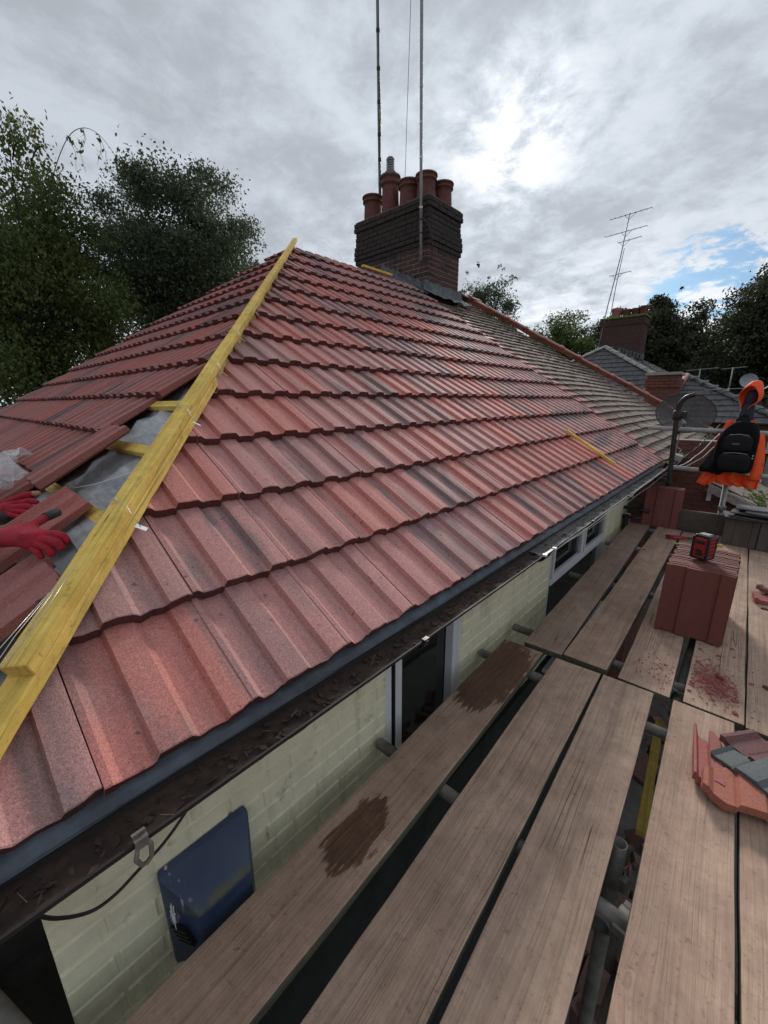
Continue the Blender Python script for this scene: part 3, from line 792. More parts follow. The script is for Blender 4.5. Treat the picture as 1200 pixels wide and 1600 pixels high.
# large window: two top lights over a wide pane
w = upvc(3.05, 4.62, -2.15, -.88)
m = MB(); m.box((XW-.025, 3.835, -1.405), (.056, 1.48, .055)); m.box((XW-.026, 3.86, -1.15), (.054, .055, .44))
m.build('transom', M_WHITE, w, .004, 2)
for a, b in ((3.11, 3.82), (3.90, 4.56)):
    m = MB()
    m.box((XW-.008, (a+b)/2, -1.358), (.03, b-a, .03)); m.box((XW-.008, a+.014, -1.16), (.03, .028, .36)); m.box((XW-.008, b-.014, -1.16), (.03, .028, .36))
    m.build('sash', M_WHITE, w, .004, 2)
m = MB(); m.box((XW+.03, 3.835, -2.16), (.13, 1.62, .03)); m.build('sill', M_WHITE, w, .004)

# blue alarm box on the wall -----------------------------------------
m = MB()
# profile: tall blue bell box with sloping top; local origin at wall centre
def V3(*a): return Vector(a)
y0_, y1_ = .172, .447
ax = MB()
yc = (y0_+y1_)/2
pts = [(-0.0, -.118, .0), (0, .118, .0), (.105, .092, -.085), (.105, -.092, -.085), (.105, -.092, -.21), (.105, .092, -.21), (0, .118, -.345), (0, -.118, -.345), (.02, -.124, -.02), (.02, .124, -.02), (.02, .124, -.33), (.02, -.124, -.33), (.085, .085, -.30), (.085, -.085, -.30)]
# faces of a faceted casing
vs = [V3(0, -.13, 0), V3(0, .13, 0), V3(.014, .135, -.01), V3(.014, -.135, -.01), V3(.118, .078, -.105), V3(.118, -.078, -.105), V3(.114, .076, -.27), V3(.114, -.076, -.27), V3(.014, .128, -.36), V3(.014, -.128, -.36), V3(0, .128, -.37), V3(0, -.128, -.37)]
fs = [(0, 1, 2, 3), (3, 2, 4, 5), (5, 4, 6, 7), (7, 6, 8, 9), (9, 8, 10, 11), (2, 8, 6, 4), (3, 5, 7, 9), (1, 10, 8, 2), (0, 3, 9, 11)]
ab = MB(); ab.add(vs, fs); al = empty('alarm_box', (XW+.004, yc, -1.245), 'weathered dark blue steel alarm box with moss, mounted on the cream wall under the gutter', 'alarm box')
c_ = ab.build('casing', M_BLUE, al, .006, 3)
m = MB()
for i in range(4): m.box((.062+.004*i, -.117+.01*i*.4, -.165-.018*i), (.05, .012, .007), (0, 0, R_(26)))
m.build('vent_slot', M_BLKPL, al)
m = MB()
for i in range(16): 
    zz_ = rnd.uniform(-.03, 0); m.tube([(.052+rnd.uniform(-.02, .02), -.128+rnd.uniform(0, .012), -.085+zz_), (.055+rnd.uniform(-.02, .02), -.128+rnd.uniform(0, .006), -.125+zz_)], .0012, 4)
m.build('cobweb', M_TAGW, al)
# chimney ----------------------------------------------------------------
CX0, CX1, CY0, CY1 = -6.16, -4.50, 6.06, 6.99
CT = 3.17
m = MB(); m.box(((CX0+CX1)/2, (CY0+CY1)/2, (1.0+CT)/2), (CX1-CX0-.014, CY1-CY0-.014, CT-1.0)); chim = child(m.build('chimney', M_MORTD))
cb = [brick_mesh(BR_L, BR_H, .05, .005, 70+s) for s in range(3)]; cbt = [brick_mesh(BR_L, BR_H, .05, .005, 80+s) for s in range(3)]
for q in cb: q.materials.append(M_CHIM)
for q in cbt: q.materials.append(M_CHIMT)
rows = 23; cells = []
RH = BR_H+MO+.002
# corbel offsets by course from the top
corb = {0: .03, 1: .035, 2: .01, 3: .015, 4: .015, 5: .03, 6: .04, 7: .04, 8: .025}
rest = []; nb = 0
for r in range(rows):
    z = CT-r*RH-BR_H/2; ofs = corb.get(r, 0); top = r < 9
    for face in ('S', 'E', 'N', 'W'):
        if face in 'SN': a0, a1 = CX0-ofs, CX1+ofs
        else: a0, a1 = CY0-ofs, CY1+ofs
        if face in 'EW': a0 += .05+.006; a1 -= .05+.006
        off = (BR_L+MO)/2 if (r+(1 if face in 'EW' else 0)) % 2 else 0
        y = a0-off
        while y < a1:
            p = max(y, a0); q = min(y+BR_L, a1); y += BR_L+MO
            if q-p < .025: continue
            me = (cbt if (top or rnd.random() < .18) else cb)[rnd.randrange(3)]; sc = (q-p)/BR_L; mid_ = (p+q)/2; j_ = rnd.uniform(-.002, .003)
            if face == 'E': MM = Matrix.Translation((CX1+ofs-.025+j_, mid_, z)) @ Matrix.Diagonal((1, sc, 1, 1))
            elif face == 'W': MM = Matrix.Translation((CX0-ofs+.025, mid_, z)) @ Matrix.Diagonal((1, sc, 1, 1))
            elif face == 'S': MM = Matrix.Translation((mid_, CY0-ofs+.025+j_, z)) @ Euler((0, 0, math.pi/2)).to_matrix().to_4x4() @ Matrix.Diagonal((1, sc, 1, 1))
            else: MM = Matrix.Translation((mid_, CY1+ofs-.025, z)) @ Euler((0, 0, math.pi/2)).to_matrix().to_4x4() @ Matrix.Diagonal((1, sc, 1, 1))
            if face in 'SE' and nb < 290: 
                o = bpy.data.objects.new('brick', me); COL.objects.link(o); o.parent = chim; o.matrix_basis = MM; nb += 1
            else: rest.append((me, MM))
o = link('rear_bricks', join_meshes(rest, 'rear_bricks')); o.parent = chim; o['kind'] = 'stuff'
m = MB(); vs = []; 
m.box(((CX0+CX1)/2, (CY0+CY1)/2, CT+.012), (CX1-CX0+.02, CY1-CY0+.02, .035)); m.build('mortar_cap', M_SOOTY, chim, .01)
def pot(x, y, h, r, cowl=False):
    m = MB(); z0 = CT+.01
    m.lathe([(r*.95, 0), (r*.92, h*.3), (r*.86, h*.72), (r*.88, h*.78), (r*1.03, h*.80), (r*1.03, h*.84), (r*.92, h*.87), (r*.95, h*.93), (r*1.08, h*.965), (r*1.06, h), (r*.86, h), (r*.82, h*.6)], (x, y, z0), 28)
    o = m.build('chimney_pot', M_TERRA, chim)
    m = MB(); m.lathe([(r*1.083, h*.955), (r*1.085, h*.972), (r*1.065, h*1.004), (r*.85, h*1.004)], (x, y, z0), 28); m.build('rim', M_SOOTY, o)
    if cowl:
        m = MB(); m.lathe([(r*.98, h), (r*.7, h*1.07), (r*.45, h*1.13), (r*.4, h*1.14)], (x, y, z0), 24); m.build('cone', M_SOOTY, o)
        m = MB()
        for i in range(5): m.lathe([(r*.38, h*1.14+i*.035), (r*.42, h*1.14+i*.035+.006), (r*.42, h*1.14+i*.035+.018), (r*.36, h*1.14+i*.035+.022)], (x, y, z0), 18)
        m.lathe([(r*.3, h*1.13), (r*.3, h*1.14+.17)], (x, y, z0), 16); m.lathe([(r*.43, h*1.14+.17), (r*.3, h*1.14+.2), (0, h*1.14+.205)], (x, y, z0), 18)
        m.build('cowl', M_GALV, o)
pot(-6.02, 6.36, .47, .18); pot(-5.585, 6.36, .66, .17, True); pot(-5.17, 6.38, .46, .185); pot(-4.79, 6.36, .44, .172)
pot(-4.72, 6.74, .41, .172); pot(-5.30, 6.75, .46, .17)
# lead flashing: apron, steps, soakers
def roofz(x): return ZE+(XE-x)*math.tan(PF)
nap = MB(); 
vs = []; nn_ = 24
for i in range(nn_+1):
    y = CY0-.12+(CY1-CY0+.24)*i/nn_
    zz0 = roofz(CX1)
    for (dx_, dz_) in ((.012, .17), (.015, .05), (.05, .012), (.16, -.045), (.24, -.095)):
        vs.append((CX1+dx_+rnd.uniform(-.004, .004), y, zz0+dz_+rnd.uniform(-.006, .006)+.015*math.sin(i*.9)))
fs = [(i*5+j, i*5+j+1, i*5+j+6, i*5+j+5) for i in range(nn_) for j in range(4)]
nap.add(vs, fs, True); nap.build('lead_apron', M_LEAD, chim)
for i in range(9):
    x = CX1-.03-i*.112; zz0 = 1.775+(CX1-x)*.47
    m = MB(); h_ = .17; m.add([(x-.10, CY0-.022, zz0+.03), (x+.03, CY0-.022, zz0-.05), (x+.03, CY0-.024, zz0+h_*.55), (x-.04, CY0-.03, zz0+h_), (x-.10, CY0-.024, zz0+h_*.95)], [(0, 1, 2, 3, 4)])
    o = m.build('step_flashing', M_LEAD, chim); s_ = o.modifiers.new('solid', 'SOLIDIFY'); s_.thickness = .006
m = MB(); m.add([(CX1+.1, CY0-.14, roofz(CX1+.1)+.012), (CX1+.1, CY0-.015, roofz(CX1+.1)+.03), (AX+.03, CY0-.015, AZ+.03), (AX+.03, CY0-.14, AZ+.012)], [(0, 1, 2, 3)])
m.build('soaker', M_LEAD, chim)
# aerial masts, both clamped to the chimney
mk = MB(); ms = empty('aerial_mast', (-4.575, 5.985, 2.2), 'shiny steel aerial mast clamped to the near corner of the chimney', 'aerial mast')
pts = [Vector((0, -.02, 0)), Vector((-.03, -.02, 1.6)), Vector((-.055, -.03, 3.4)), Vector((-.085, -.03, 6.2))]
MB().tube(pts, .024, 10).build('mast_pole', M_GALV, ms)
for z in (.42, .78, 1.45, 1.9, 2.35, 2.9, 3.5):
    m = MB(); m.lathe([(.027, 0), (.028, .012), (.027, .024)], (-.03*z/1.6, -.02, z), 10); m.build('cable_tie', M_TAGW if z > .5 else M_BLKPL, ms)
m = MB(); m.tube([(0, -.04, .62), (.05, -.06, .62), (.13, -.055, .55), (.20, -.02, .40), (.20, .01, .2), (.16, .06, .06), (.06, -.04, .0), (0, -.04, .02)], .011, 8); m.build('wall_bracket', M_BLKMETAL, ms)
m = MB(); m.tube([(-.30, -.05, .52), (-.33, -.05, 1.1), (-.30, -.05, 1.9), (-.24, -.04, 3.6), (-.14, -.03, 6.0)], .004, 6); m.build('coax_cable', M_BLKPL, ms)
ms = empty('aerial_mast', (-6.235, 6.80, 3.1), 'dark aerial mast with taped cable behind the left end of the chimney', 'aerial mast')
MB().tube([(0, 0, -.6), (-.03, 0, 2.5), (-.06, 0, 6.5)], .024, 10).build('mast_pole', M_RUST, ms)
MB().tube([(.035, 0, -.6), (.025, 0, .7), (.005, 0, 1.4), (.02, 0, 2.1), (-.01, 0, 2.8), (-.02, 0, 6.5)], .009, 6).build('coax_cable', M_BLKPL, ms)
for i, z in enumerate((.95, 1.35, 1.75, 2.25, 2.75, 3.3, 4.0, 4.7)):
    m = MB(); m.lathe([(.035, 0), (.035, .045)], (-.03*z/2.5+.008, 0, z), 10); m.build('tape_wrap', M_BLKPL, ms)

# ================================================================== neighbour's half: old plain tiles
nb_ = empty('neighbouring_house', (XE, YP, -5.4), 'attached neighbouring house with a weathered small tiled roof and red ridge tiles', 'house')
def nchild(o): o.parent = nb_; o.matrix_parent_inverse = Matrix.Translation((-XE, -YP, 5.4)); return o
m = MB()
m.add([(XE, YP, ZE-.07), (XE, YE, ZE-.07), (AX, A2Y, AZ-.07), (AX, YP, AZ-.07)], [(0, 1, 2, 3)])
m.add([(XE, YE, ZE-.07), (XL, YE, ZE-.07), (AX, A2Y, AZ-.07)], [(0, 1, 2)])
nroof = nchild(m.build('roof', M_OLD))
def ptile(seed):
    rr = random.Random(seed); w, l, th_ = .161, .24, .020; vs = []
    cam_ = rr.uniform(.002, .005)
    for vv in (0, l):
        for i in range(3):
            u = w*i/2; vs.append((u, vv, cam_*(1-abs(i-1))-vv*.17)); 
    for vv in (0, l):
        for i in range(3):
            u = w*i/2; vs.append((u, vv, cam_*(1-abs(i-1))-vv*.17-th_))
    fs = [(0, 1, 4, 3), (1, 2, 5, 4), (6, 7, 1, 0), (7, 8, 2, 1), (0, 3, 9, 6), (2, 8, 11, 5), (7, 6, 9, 10), (8, 7, 10, 11)]
    me = bpy.data.meshes.new('plain_tile'); me.from_pydata(vs, [], fs); me.update(); return me
pt = [ptile(i) for i in range(4)]
for q in pt: q.materials.append(M_OLD)
ptr = ptile(9); ptr.materials.append(M_RIDGE)
GN = .142; nrow = int((XE-AX)/math.cos(PF)/GN); cells = []
for k in range(nrow+1):
    v = k*GN; c = math.cos(PF)*KH; umax = YE-v*c-.02; u = YP+.004+(0.083 if k % 2 else 0)
    sag = .0
    j = 0
    while u+.16 < umax:
        skip = (u < CY1+.1 and v > (XE-CX1)/math.cos(PF)-.32)
        z = .012*math.sin(u*.9+k*.21)+rnd.uniform(-.003, .004)-.018
        z += .02*math.sin((u-YP)*1.1)*math.sin(v*.7)
        if not skip:
            red = j < 2 and k < nrow-6
            me = ptr if red and rnd.random() < .85 else pt[rnd.randrange(4)]
            MM = FR @ Matrix.Translation((u, v+rnd.uniform(-.006, .006), z)) @ Euler((rnd.uniform(-.015, .015), rnd.uniform(-.02, .02), rnd.uniform(-.015, .015))).to_matrix().to_4x4()
            cells.append((me, MM, (u*u+(v*.4)**2)))
        u += .1665; j += 1
cells.sort(key=lambda a: a[2])
for me, MM, _ in cells[:290]:
    o = bpy.data.objects.new('tile', me); COL.objects.link(o); o.parent = nroof; o.matrix_basis = MM
o = link('far_tiles', join_meshes([(a, b) for a, b, _ in cells[290:]], 'far_tiles')); o.parent = nroof; o['kind'] = 'stuff'
# ridge and hip tiles
def ridge_run(P0, P1, up, parent, m_, L=.46, r=.115, name='ridge_tile', th=.02, lim=99):
    P0 = Vector(P0); P1 = Vector(P1); d = (P1-P0); T = d.length; d.normalize(); up = Vector(up); up = (up-d*up.dot(d)).normalized(); s = d.cross(up)
    n = int(T/L)
    me = None
    vs = []; fs = []; K = 7
    for (y, rr_) in ((0, r*1.15), (.045, r*1.17), (.07, r), (L*.99, r*.96)):
        for i in range(K):
            a = math.pi*(.10+.80*i/(K-1)); vs.append((math.cos(a)*rr_*1.05, y, math.sin(a)*rr_*.72-.05))
    for j in range(3):
        for i in range(K-1):
            a = j*K+i; fs.append((a, a+1, a+K+1, a+K))
    me = bpy.data.meshes.new(name); me.from_pydata(vs, [], fs); me.update(); me.materials.append(m_)
    for i in range(n+1):
        o = bpy.data.objects.new(name, me); COL.objects.link(o); o.parent = parent
        c = P0+d*(i*T/(n+1))+up*rnd.uniform(-.006, .006)
        o.matrix_basis = Matrix(((s.x, d.x, up.x, c.x), (s.y, d.y, up.y, c.y), (s.z, d.z, up.z, c.z), (0, 0, 0, 1)))
        sm = o.modifiers.new('solid', 'SOLIDIFY'); sm.thickness = th
ridge_run((XE, YE, ZE+.06), (AX, A2Y, AZ+.05), (0, 0, 1), nroof, M_RIDGE)
ridge_run((AX, 7.0, AZ+.05), (AX, A2Y+.1, AZ+.05), (0, 0, 1), nroof, M_RIDGE)
# neighbour walls (red brick) and gutter
m = MB(); m.box((XW-.06, (YP+YE)/2, -3.2), (.10, YE-YP-.2, 4.45)); nwall = nchild(m.build('brick_wall', M_REDB))
m = MB(); m.tube([(-.72, 5.85, -.78), (-.72, 11.6, -.80)], .05, 10); nchild(m.build('gutter', M_GUT))
m = MB(); vs = []; fs = []
for i in range(260):
    c = Vector((-.73+rnd.uniform(-.06, .05), rnd.uniform(5.8, 10.5), -.735+rnd.uniform(-.01, .03))); a = rnd.uniform(0, 6); e = Vector((math.cos(a), math.sin(a), rnd.uniform(-.5, .8)))*.03; f_ = Vector((-math.sin(a), math.cos(a), rnd.uniform(-.5, .8)))*.02
    n = len(vs); vs += [c-e, c-f_, c+e, c+f_]; fs.append((n, n+1, n+2, n+3))
m.add(vs, fs); o = nchild(m.build('gutter_moss', M_MOSS)); o['kind'] = 'stuff'

# ================================================================== scaffold
ZB = -1.395
sc = empty('scaffold', (0, 2.5, -5.4), 'steel tube scaffold frame carrying the boards and the guard rails', 'scaffolding')
def sch(o): o.parent = sc; o.matrix_parent_inverse = Matrix.Translation((0, -2.5, 5.4)); return o
def stube(p, q, m_=None, r=.0242, hollow=False, lab=None):
    p = Vector(p); q = Vector(q); mb = MB(); L = (q-p).length; n = 16
    mb.lathe([(r, 0), (r, L), (r*.86, L), (r*.86, L-.12), (0, L-.13)], (0, 0, 0), n); mb.lathe([(0, .12), (r*.86, .11), (r*.86, 0), (r, 0)], (0, 0, 0), n)
    o = mb.build('tube', m_ or M_GALV); sch(o); o.matrix_basis = Matrix.Translation(p) @ (q-p).to_track_quat('Z', 'Y').to_matrix().to_4x4()
    if lab: o['label'] = lab
    return o
def coupler(c, rot=(0, 0, 0), m_=None):
    mb = MB(); mb.lathe([(.026, -.028), (.034, -.026), (.034, .026), (.026, .028)], (0, 0, 0), 14)
    mb.box((.036, 0, 0), (.022, .045, .048)); mb.box((-.034, .0, 0), (.02, .03, .05))
    mb.tube([(.03, -.012, .0), (.085, -.012, .0)], .006, 8); mb.tube([(.066, -.012, 0), (.078, -.012, 0)], .0115, 6)
    o = mb.build('coupler', m_ or M_RUST, None, .002); sch(o); o.matrix_basis = Matrix.Translation(c) @ Euler(rot).to_matrix().to_4x4(); return o
ZT = ZB-.038-.0245
for y, x0, mm in ((-.35, -1.0, M_RUST), (1.065, -1.004, M_RUST), (1.965, -1.004, M_RUST), (2.37, -.985, M_RUST), (3.5, -1.0, M_RUST), (4.6, -1.0, M_GALV), (5.42, -1.0, M_GALV)):
    stube((x0, y, ZT), (1.25, y+rnd.uniform(-.03, .03), ZT-rnd.uniform(0, .004)), mm)
for y in (1.065, 2.37): coupler((-.095, y, ZT-.03), (R_(90), 0, 0)); 
coupler((-.035, 1.075, ZT-.006), (R_(90), 0, R_(80)), M_RUST)
stube((-.005, -1.5, ZT-.06), (.022, 1.9, ZT-.06), M_RUST); stube((-.068, 2.2, ZT-.055), (-.085, 6.0, ZT-.05), M_RUST)
stube((1.12, -1.5, ZT-.055), (1.10, 6.0, ZT-.05))
stube((-.103, 1.285, -5.4), (-.105, 1.285, -1.435), M_RUST)
coupler((-.103, 1.285, ZT-.12), (0, 0, R_(160)), M_RUST)
stube((-.10, 5.56, -5.4), (-.155, 5.56, -.22), M_GALV); coupler((-.14, 5.55, -1.12), (0, 0, R_(-80)), M_RUST)
stube((1.14, -.3, -5.4), (1.14, -.3, .6)); stube((1.14, 2.6, -5.4), (1.14, 2.6, .6)); stube((1.14, 5.56, -5.4), (1.14, 5.56, .6))
stube((-.93, 5.50, -.295), (1.3, 5.50, -.345), M_GALV)
stube((-.64, 5.50, -.722), (1.3, 5.50, -.762), M_GALV)
coupler((-.15, 5.53, -.74), (0, 0, R_(90))); coupler((-.155, 5.53, -.32), (0, 0, R_(90)))
stube((1.17, -1.2, -.40), (1.17, 5.9, -.40)); stube((1.17, -1.2, -.85), (1.17, 5.9, -.85))
stube((-1.55, -.30, ZT+.01), (-.88, -.085, ZT), M_RUST)                    # tube poking out at the house corner
stube((-4.2, -.32, ZT-.05), (1.2, -.36, ZT-.05), M_RUST)
stube((-3.9, -.95, ZT-.05), (1.2, -.95, ZT-.05), M_RUST)
for x in (-3.6, -1.9): stube((x, -.30, -5.4), (x, -.30, -1.5)); stube((x, -1.1, -5.4), (x, -1.1, -.2)); stube((x, -1.3, ZT), (x, -.22, ZT))

def board(name, x_end, y_end, yaw, L, label, m_=None, w=.227, far=True, z=ZB, wets=None, seed=0, roll=0, th=.037, group='weathered scaffold boards', cat='scaffold board'):
    """far=True: the given end is the near end of a board running away from the viewer"""
    rr = random.Random(seed+3); n = 24; vs = []
    for i in range(n+1):
        s_ = i/n; y = L*s_; b_ = .003*math.sin(s_*5+seed)+.0012*rr.uniform(-1, 1)
        sx = .0022*math.sin(s_*9+seed*2)
        for (a, e) in ((-1, -1), (1, -1), (1, 1), (-1, 1)):
            vs.append((a*w/2+sx+rr.uniform(-.0012, .0012), y+(rr.uniform(-.003, .003) if i in (0, n) else 0)+(.004*a*math.sin(seed) if i in (0, n) else 0), e*th/2-th/2+b_))
    fs = [(0, 1, 2, 3), tuple(n*4+k for k in (3, 2, 1, 0))]
    for i in range(n):
        for k in range(4):
            a = i*4+k; b = i*4+(k+1) % 4; fs.append((a, a+4, b+4, b))
    me = bpy.data.meshes.new(name); me.from_pydata(vs, [], fs); me.update()
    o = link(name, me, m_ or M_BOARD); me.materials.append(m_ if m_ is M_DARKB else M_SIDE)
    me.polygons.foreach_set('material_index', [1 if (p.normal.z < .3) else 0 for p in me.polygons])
    bv = o.modifiers.new('bevel', 'BEVEL'); bv.width = .0035; bv.segments = 2; bv.limit_method = 'ANGLE'; bv.angle_limit = R_(50)
    y0 = y_end if far else y_end-L; 
    xx = x_end if far else x_end+yaw*L
    o.location = (xx, y0, z); o.rotation_euler = (0, roll, math.atan(yaw)); return tag(o, label, cat, group)
wetm = mat('weathered_board_wet', f_wood(*WB, wet=((.0, 2.49, .078, .145), (-.02, 3.57, .155, .33))))
M_B2 = mat('weathered_board_pale', f_wood((.52, .365, .272), (.41, .285, .213), (.22, .148, .108)))
M_B3 = mat('weathered_board_grey', f_wood((.42, .30, .235), (.33, .237, .186), (.18, .122, .095)))
b1 = board('scaffold_board', -.806, 2.115, .028, 3.9, 'scaffold board nearest the cream wall, with two dark wet stains', wetm, far=False, seed=1)
board('scaffold_board', -.507, 2.125, .036, 3.9, 'second near scaffold board from the wall, knot in its middle', M_B2, far=False, seed=2)
board('scaffold_board', -.272, 2.145, .046, 3.9, 'third near scaffold board from the wall, long grain cracks, beside the open tube end', M_B2, far=False, seed=3)
board('scaffold_board', .038, 2.165, .036, 3.9, 'near scaffold board on which the broken red tiles lie', M_BOARD, far=False, seed=4)
board('scaffold_board', .278, 2.14, .040, 3.9, 'near scaffold board at the right edge with a paler clean end', M_B2, far=False, seed=5, z=ZB-.006)
board('scaffold_board', .520, 2.12, .03, 3.9, 'near scaffold board second from the outer guard rail', M_B3, far=False, seed=6)
board('scaffold_board', .76, 2.15, .03, 3.9, 'outermost near scaffold board under the side guard rail', M_B3, far=False, seed=7)
board('scaffold_board', -.713, 2.155, .039, 3.24, 'far scaffold board running beside the cream wall and large window', M_B3, seed=8, w=.214)
board('scaffold_board', -.489, 2.178, .018, 3.2, 'far scaffold board covered in scratches, left of the dark tile stack', M_BOARD, seed=9, z=ZB+.002)
board('scaffold_board', -.209, 2.165, .030, 3.2, 'far scaffold board under the left side of the tile stack, sprinkled with red chips', M_BOARD, seed=10)
board('scaffold_board', .070, 2.18, .019, 3.25, 'far scaffold board covered with a heap of red tile dust and shards', M_B2, seed=11)
board('scaffold_board', .302, 2.16, .018, 3.25, 'far scaffold board at the right edge with a few red fragments', M_B2, seed=12)
board('scaffold_board', .54, 2.17, .018, 3.25, 'outer far scaffold board behind the guard rail side', M_B3, seed=13)
board('scaffold_board', .78, 2.17, .018, 3.25, 'outermost far scaffold board under the side guard rail', M_B3, seed=14)
for i in range(4):
    o = board('scaffold_board', 0, 0, 0, 3.9, ('innermost', 'second', 'third', 'outermost')[i]+' scaffold board on the side lift round the corner of the house', M_B3, seed=20+i)
    o.location = (-.6, -.40-i*.235, ZB); o.rotation_euler = (0, 0, R_(90))
# toe board across the far end
o = board('toe_board', 0, 0, 0, 1.75, 'dark toe board standing on edge across the far end of the scaffold', M_DARKB, w=.225, seed=15, group=None, cat='toe board')
o.location = (1.25, 5.47, ZB+.115); o.rotation_euler = (0, R_(90), R_(90)); 
o2 = board('toe_board', 0, 0, 0, .5, 'short dark board standing on edge behind the far red tiles', M_DARKB, w=.20, seed=16, group=None, cat='toe board')
o2.location = (-.52, 5.60, ZB+.16); o2.rotation_euler = (0, R_(90), R_(90))
# yellow batten dropped below the boards
timber('timber_batten', M_YEL, (-.118, 2.26, -1.62), (-.068, 1.56, -1.64), (0, 0, 1), .036, .03)
tag([o for o in bpy.data.objects if o.name.startswith('timber_batten')][0], 'muddy yellow batten lying in the gap below the boards', 'batten')
timber('roof_batten', M_YEL, (-1.365, 4.125, -.294+.02), (-.915, 4.158, -.573+.012), nF, .038, .022)
tag([o for o in bpy.data.objects if o.name.startswith('roof_batten')][0], 'short yellow batten lying loose on the red roof tiles', 'batten')
# lower lift boards seen as dark shapes
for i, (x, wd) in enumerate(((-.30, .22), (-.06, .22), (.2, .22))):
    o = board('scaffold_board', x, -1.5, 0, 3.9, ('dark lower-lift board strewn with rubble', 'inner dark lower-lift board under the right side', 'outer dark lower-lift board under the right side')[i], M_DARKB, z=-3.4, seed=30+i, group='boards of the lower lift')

ORD = 'first second third fourth fifth sixth seventh eighth ninth tenth eleventh twelfth thirteenth fourteenth fifteenth sixteenth last'.split()
# ------------------------------------------------------------------ upright tile stack
FT = tile_mesh('tile', 200, .002, .42, .332, hgt=.012); FT.materials.append(M_TILE_D)
for i in range(17):
    lab = 'dark red tile at the front of the upright stack, with nail holes' if i == 0 else ORD[i]+' tile from the front of the stack below the red radio'
    o = link('stacked_tile', FT); tag(o, lab, 'roof tile', 'roof tiles stacked upright on the scaffold' if i else None)
    o.location = (-.273+rnd.uniform(-.006, .006), 2.85+i*.031, ZB+.003+rnd.uniform(0, .006)); o.rotation_euler = (R_(90-1.5+rnd.uniform(-.5, .5)), 0, R_(rnd.uniform(-.6, .6)+(0 if i else 1)))
    if i == 0:
        for (u, v) in ((.175, .385), (.172, .345)):
            m = MB(); m.lathe([(0, .0012), (.0045, .001), (.0055, 0)], (0, 0, 0), 10); h = m.build('nail_hole', M_BLKPL, o); h.location = (u, v, -DROP*v/.34+.0005+(.0))
M_TILE_M = mat('concrete_tile_mid_red', f_tile((.22, .07, .060), (.14, .06, .055), .4))
FT2 = tile_mesh('tile', 201, .002, .44, .345, hgt=.012); FT2.materials.append(M_TILE_M)
for i in range(5):
    o = link('stacked_tile', FT2); tag(o, 'plum red tile facing the viewer at the far board end by the pole' if i == 0 else ORD[i]+' red tile back in the set standing by the black pole', 'roof tile', None if i == 0 else 'tiles standing at the far end')
    o.location = (-.832, 5.385+i*.03, ZB+.003); o.rotation_euler = (R_(89), 0, R_(rnd.uniform(-1, 1)))
# slates and old tiles at the far right
FT3 = tile_mesh('tile', 202, .002, .27, .26, hgt=.006); FT3.materials.append(mat('old_brown_tile', f_tile((.105, .070, .056), (.06, .045, .038), .6)))
for r in range(2):
    for i in range(6):
        o = link('old_tile', FT3); 
        if i == 0: tag(o, ('brown-black old tile, left front of the stack by the toe board', 'brown-black old tile, right front of the stack by the toe board')[r], 'old roof tile')
        else: tag(o, ORD[i]+' tile back in the '+('left', 'right')[r]+' half of the old stack below the loose slates', 'old roof tile', 'old tiles stacked upright at the far right')
        o.location = (-.085+r*.265, 5.13-.02*r+i*.035, ZB+.002); o.rotation_euler = (R_(88), 0, R_(-3))
for i, (x, y, z, rz, w, l) in enumerate(((-.10, 5.10, -1.112, 4, .42, .26), (-.07, 5.12, -1.096, -6, .40, .27), (.02, 5.14, -1.079, 8, .36, .27), (-.06, 5.11, -1.062, -3, .30, .24), (.05, 5.10, -1.046, -10, .36, .25), (-.02, 5.16, -1.030, 5, .34, .24))):
    m = MB(); rr = random.Random(i); vs = []
    base = [(0, 0), (w*.45, -.008), (w, .006), (w+.005, l*.55), (w-.01, l), (w*.4, l+.008), (0, l-.006)]
    base = [(a+rr.uniform(-.008, .008), b+rr.uniform(-.008, .008)) for a, b in base]; n = len(base)
    vs = [(a, b, .0) for a, b in base]+[(a, b, .009+rr.uniform(-.001, .001)) for a, b in base]
    m.add(vs, [tuple(range(n))[::-1], tuple(range(n, 2*n))]+[(k, (k+1) % n, (k+1) % n+n, k+n) for k in range(n)])
    o = m.build('loose_slate', M_SLATE); o.location = (x, y, z); o.rotation_euler = (R_(rr.uniform(-1.5, 1.5)), R_(rr.uniform(-2, 2)), R_(rz))
    tag(o, ('lowest', 'second', 'third', 'fourth', 'fifth', 'topmost')[i]+' of the loose weathered slates lying on the old tile stack', 'slate')

# broken tiles ------------------------------------------------------
def frag(poly, loc, rot, label, m_, seed=0, width=.332, h=.014):
    """piece of a tile bounded by a convex polygon (tile coordinates)"""
    src = tile_mesh('broken_tile', 300+seed, .003, .42, width, hgt=h); src.materials.append(m_)
    pl = []; n = len(poly)
    for i in range(n):
        a = Vector((*poly[i], 0)); b = Vector((*poly[(i+1) % n], 0)); d = (b-a).normalized(); pl.append((a, Vector((d.y, -d.x, 0))))
    me = clipped(src, pl, Matrix.Identity(4)); me.name = 'broken_tile'
    c = Vector((sum(p[0] for p in poly)/n, sum(p[1] for p in poly)/n, 0)); me.transform(Matrix.Translation(-c))
    o = link('broken_tile', me); o.location = loc; o.rotation_euler = tuple(R_(a) for a in rot); return tag(o, label, 'broken tile')
M_FR1 = mat('broken_tile_pink', f_tile((.33, .10, .085), (.20, .08, .07), .4))
M_FR2 = mat('broken_tile_orange', f_tile((.36, .105, .068), (.22, .085, .06), .45))
M_FR3 = mat('broken_tile_dark', f_tile((.12, .095, .088), (.07, .06, .056), .5))
M_FR4 = mat('broken_tile_plum', f_tile((.20, .085, .078), (.13, .07, .07), .4))
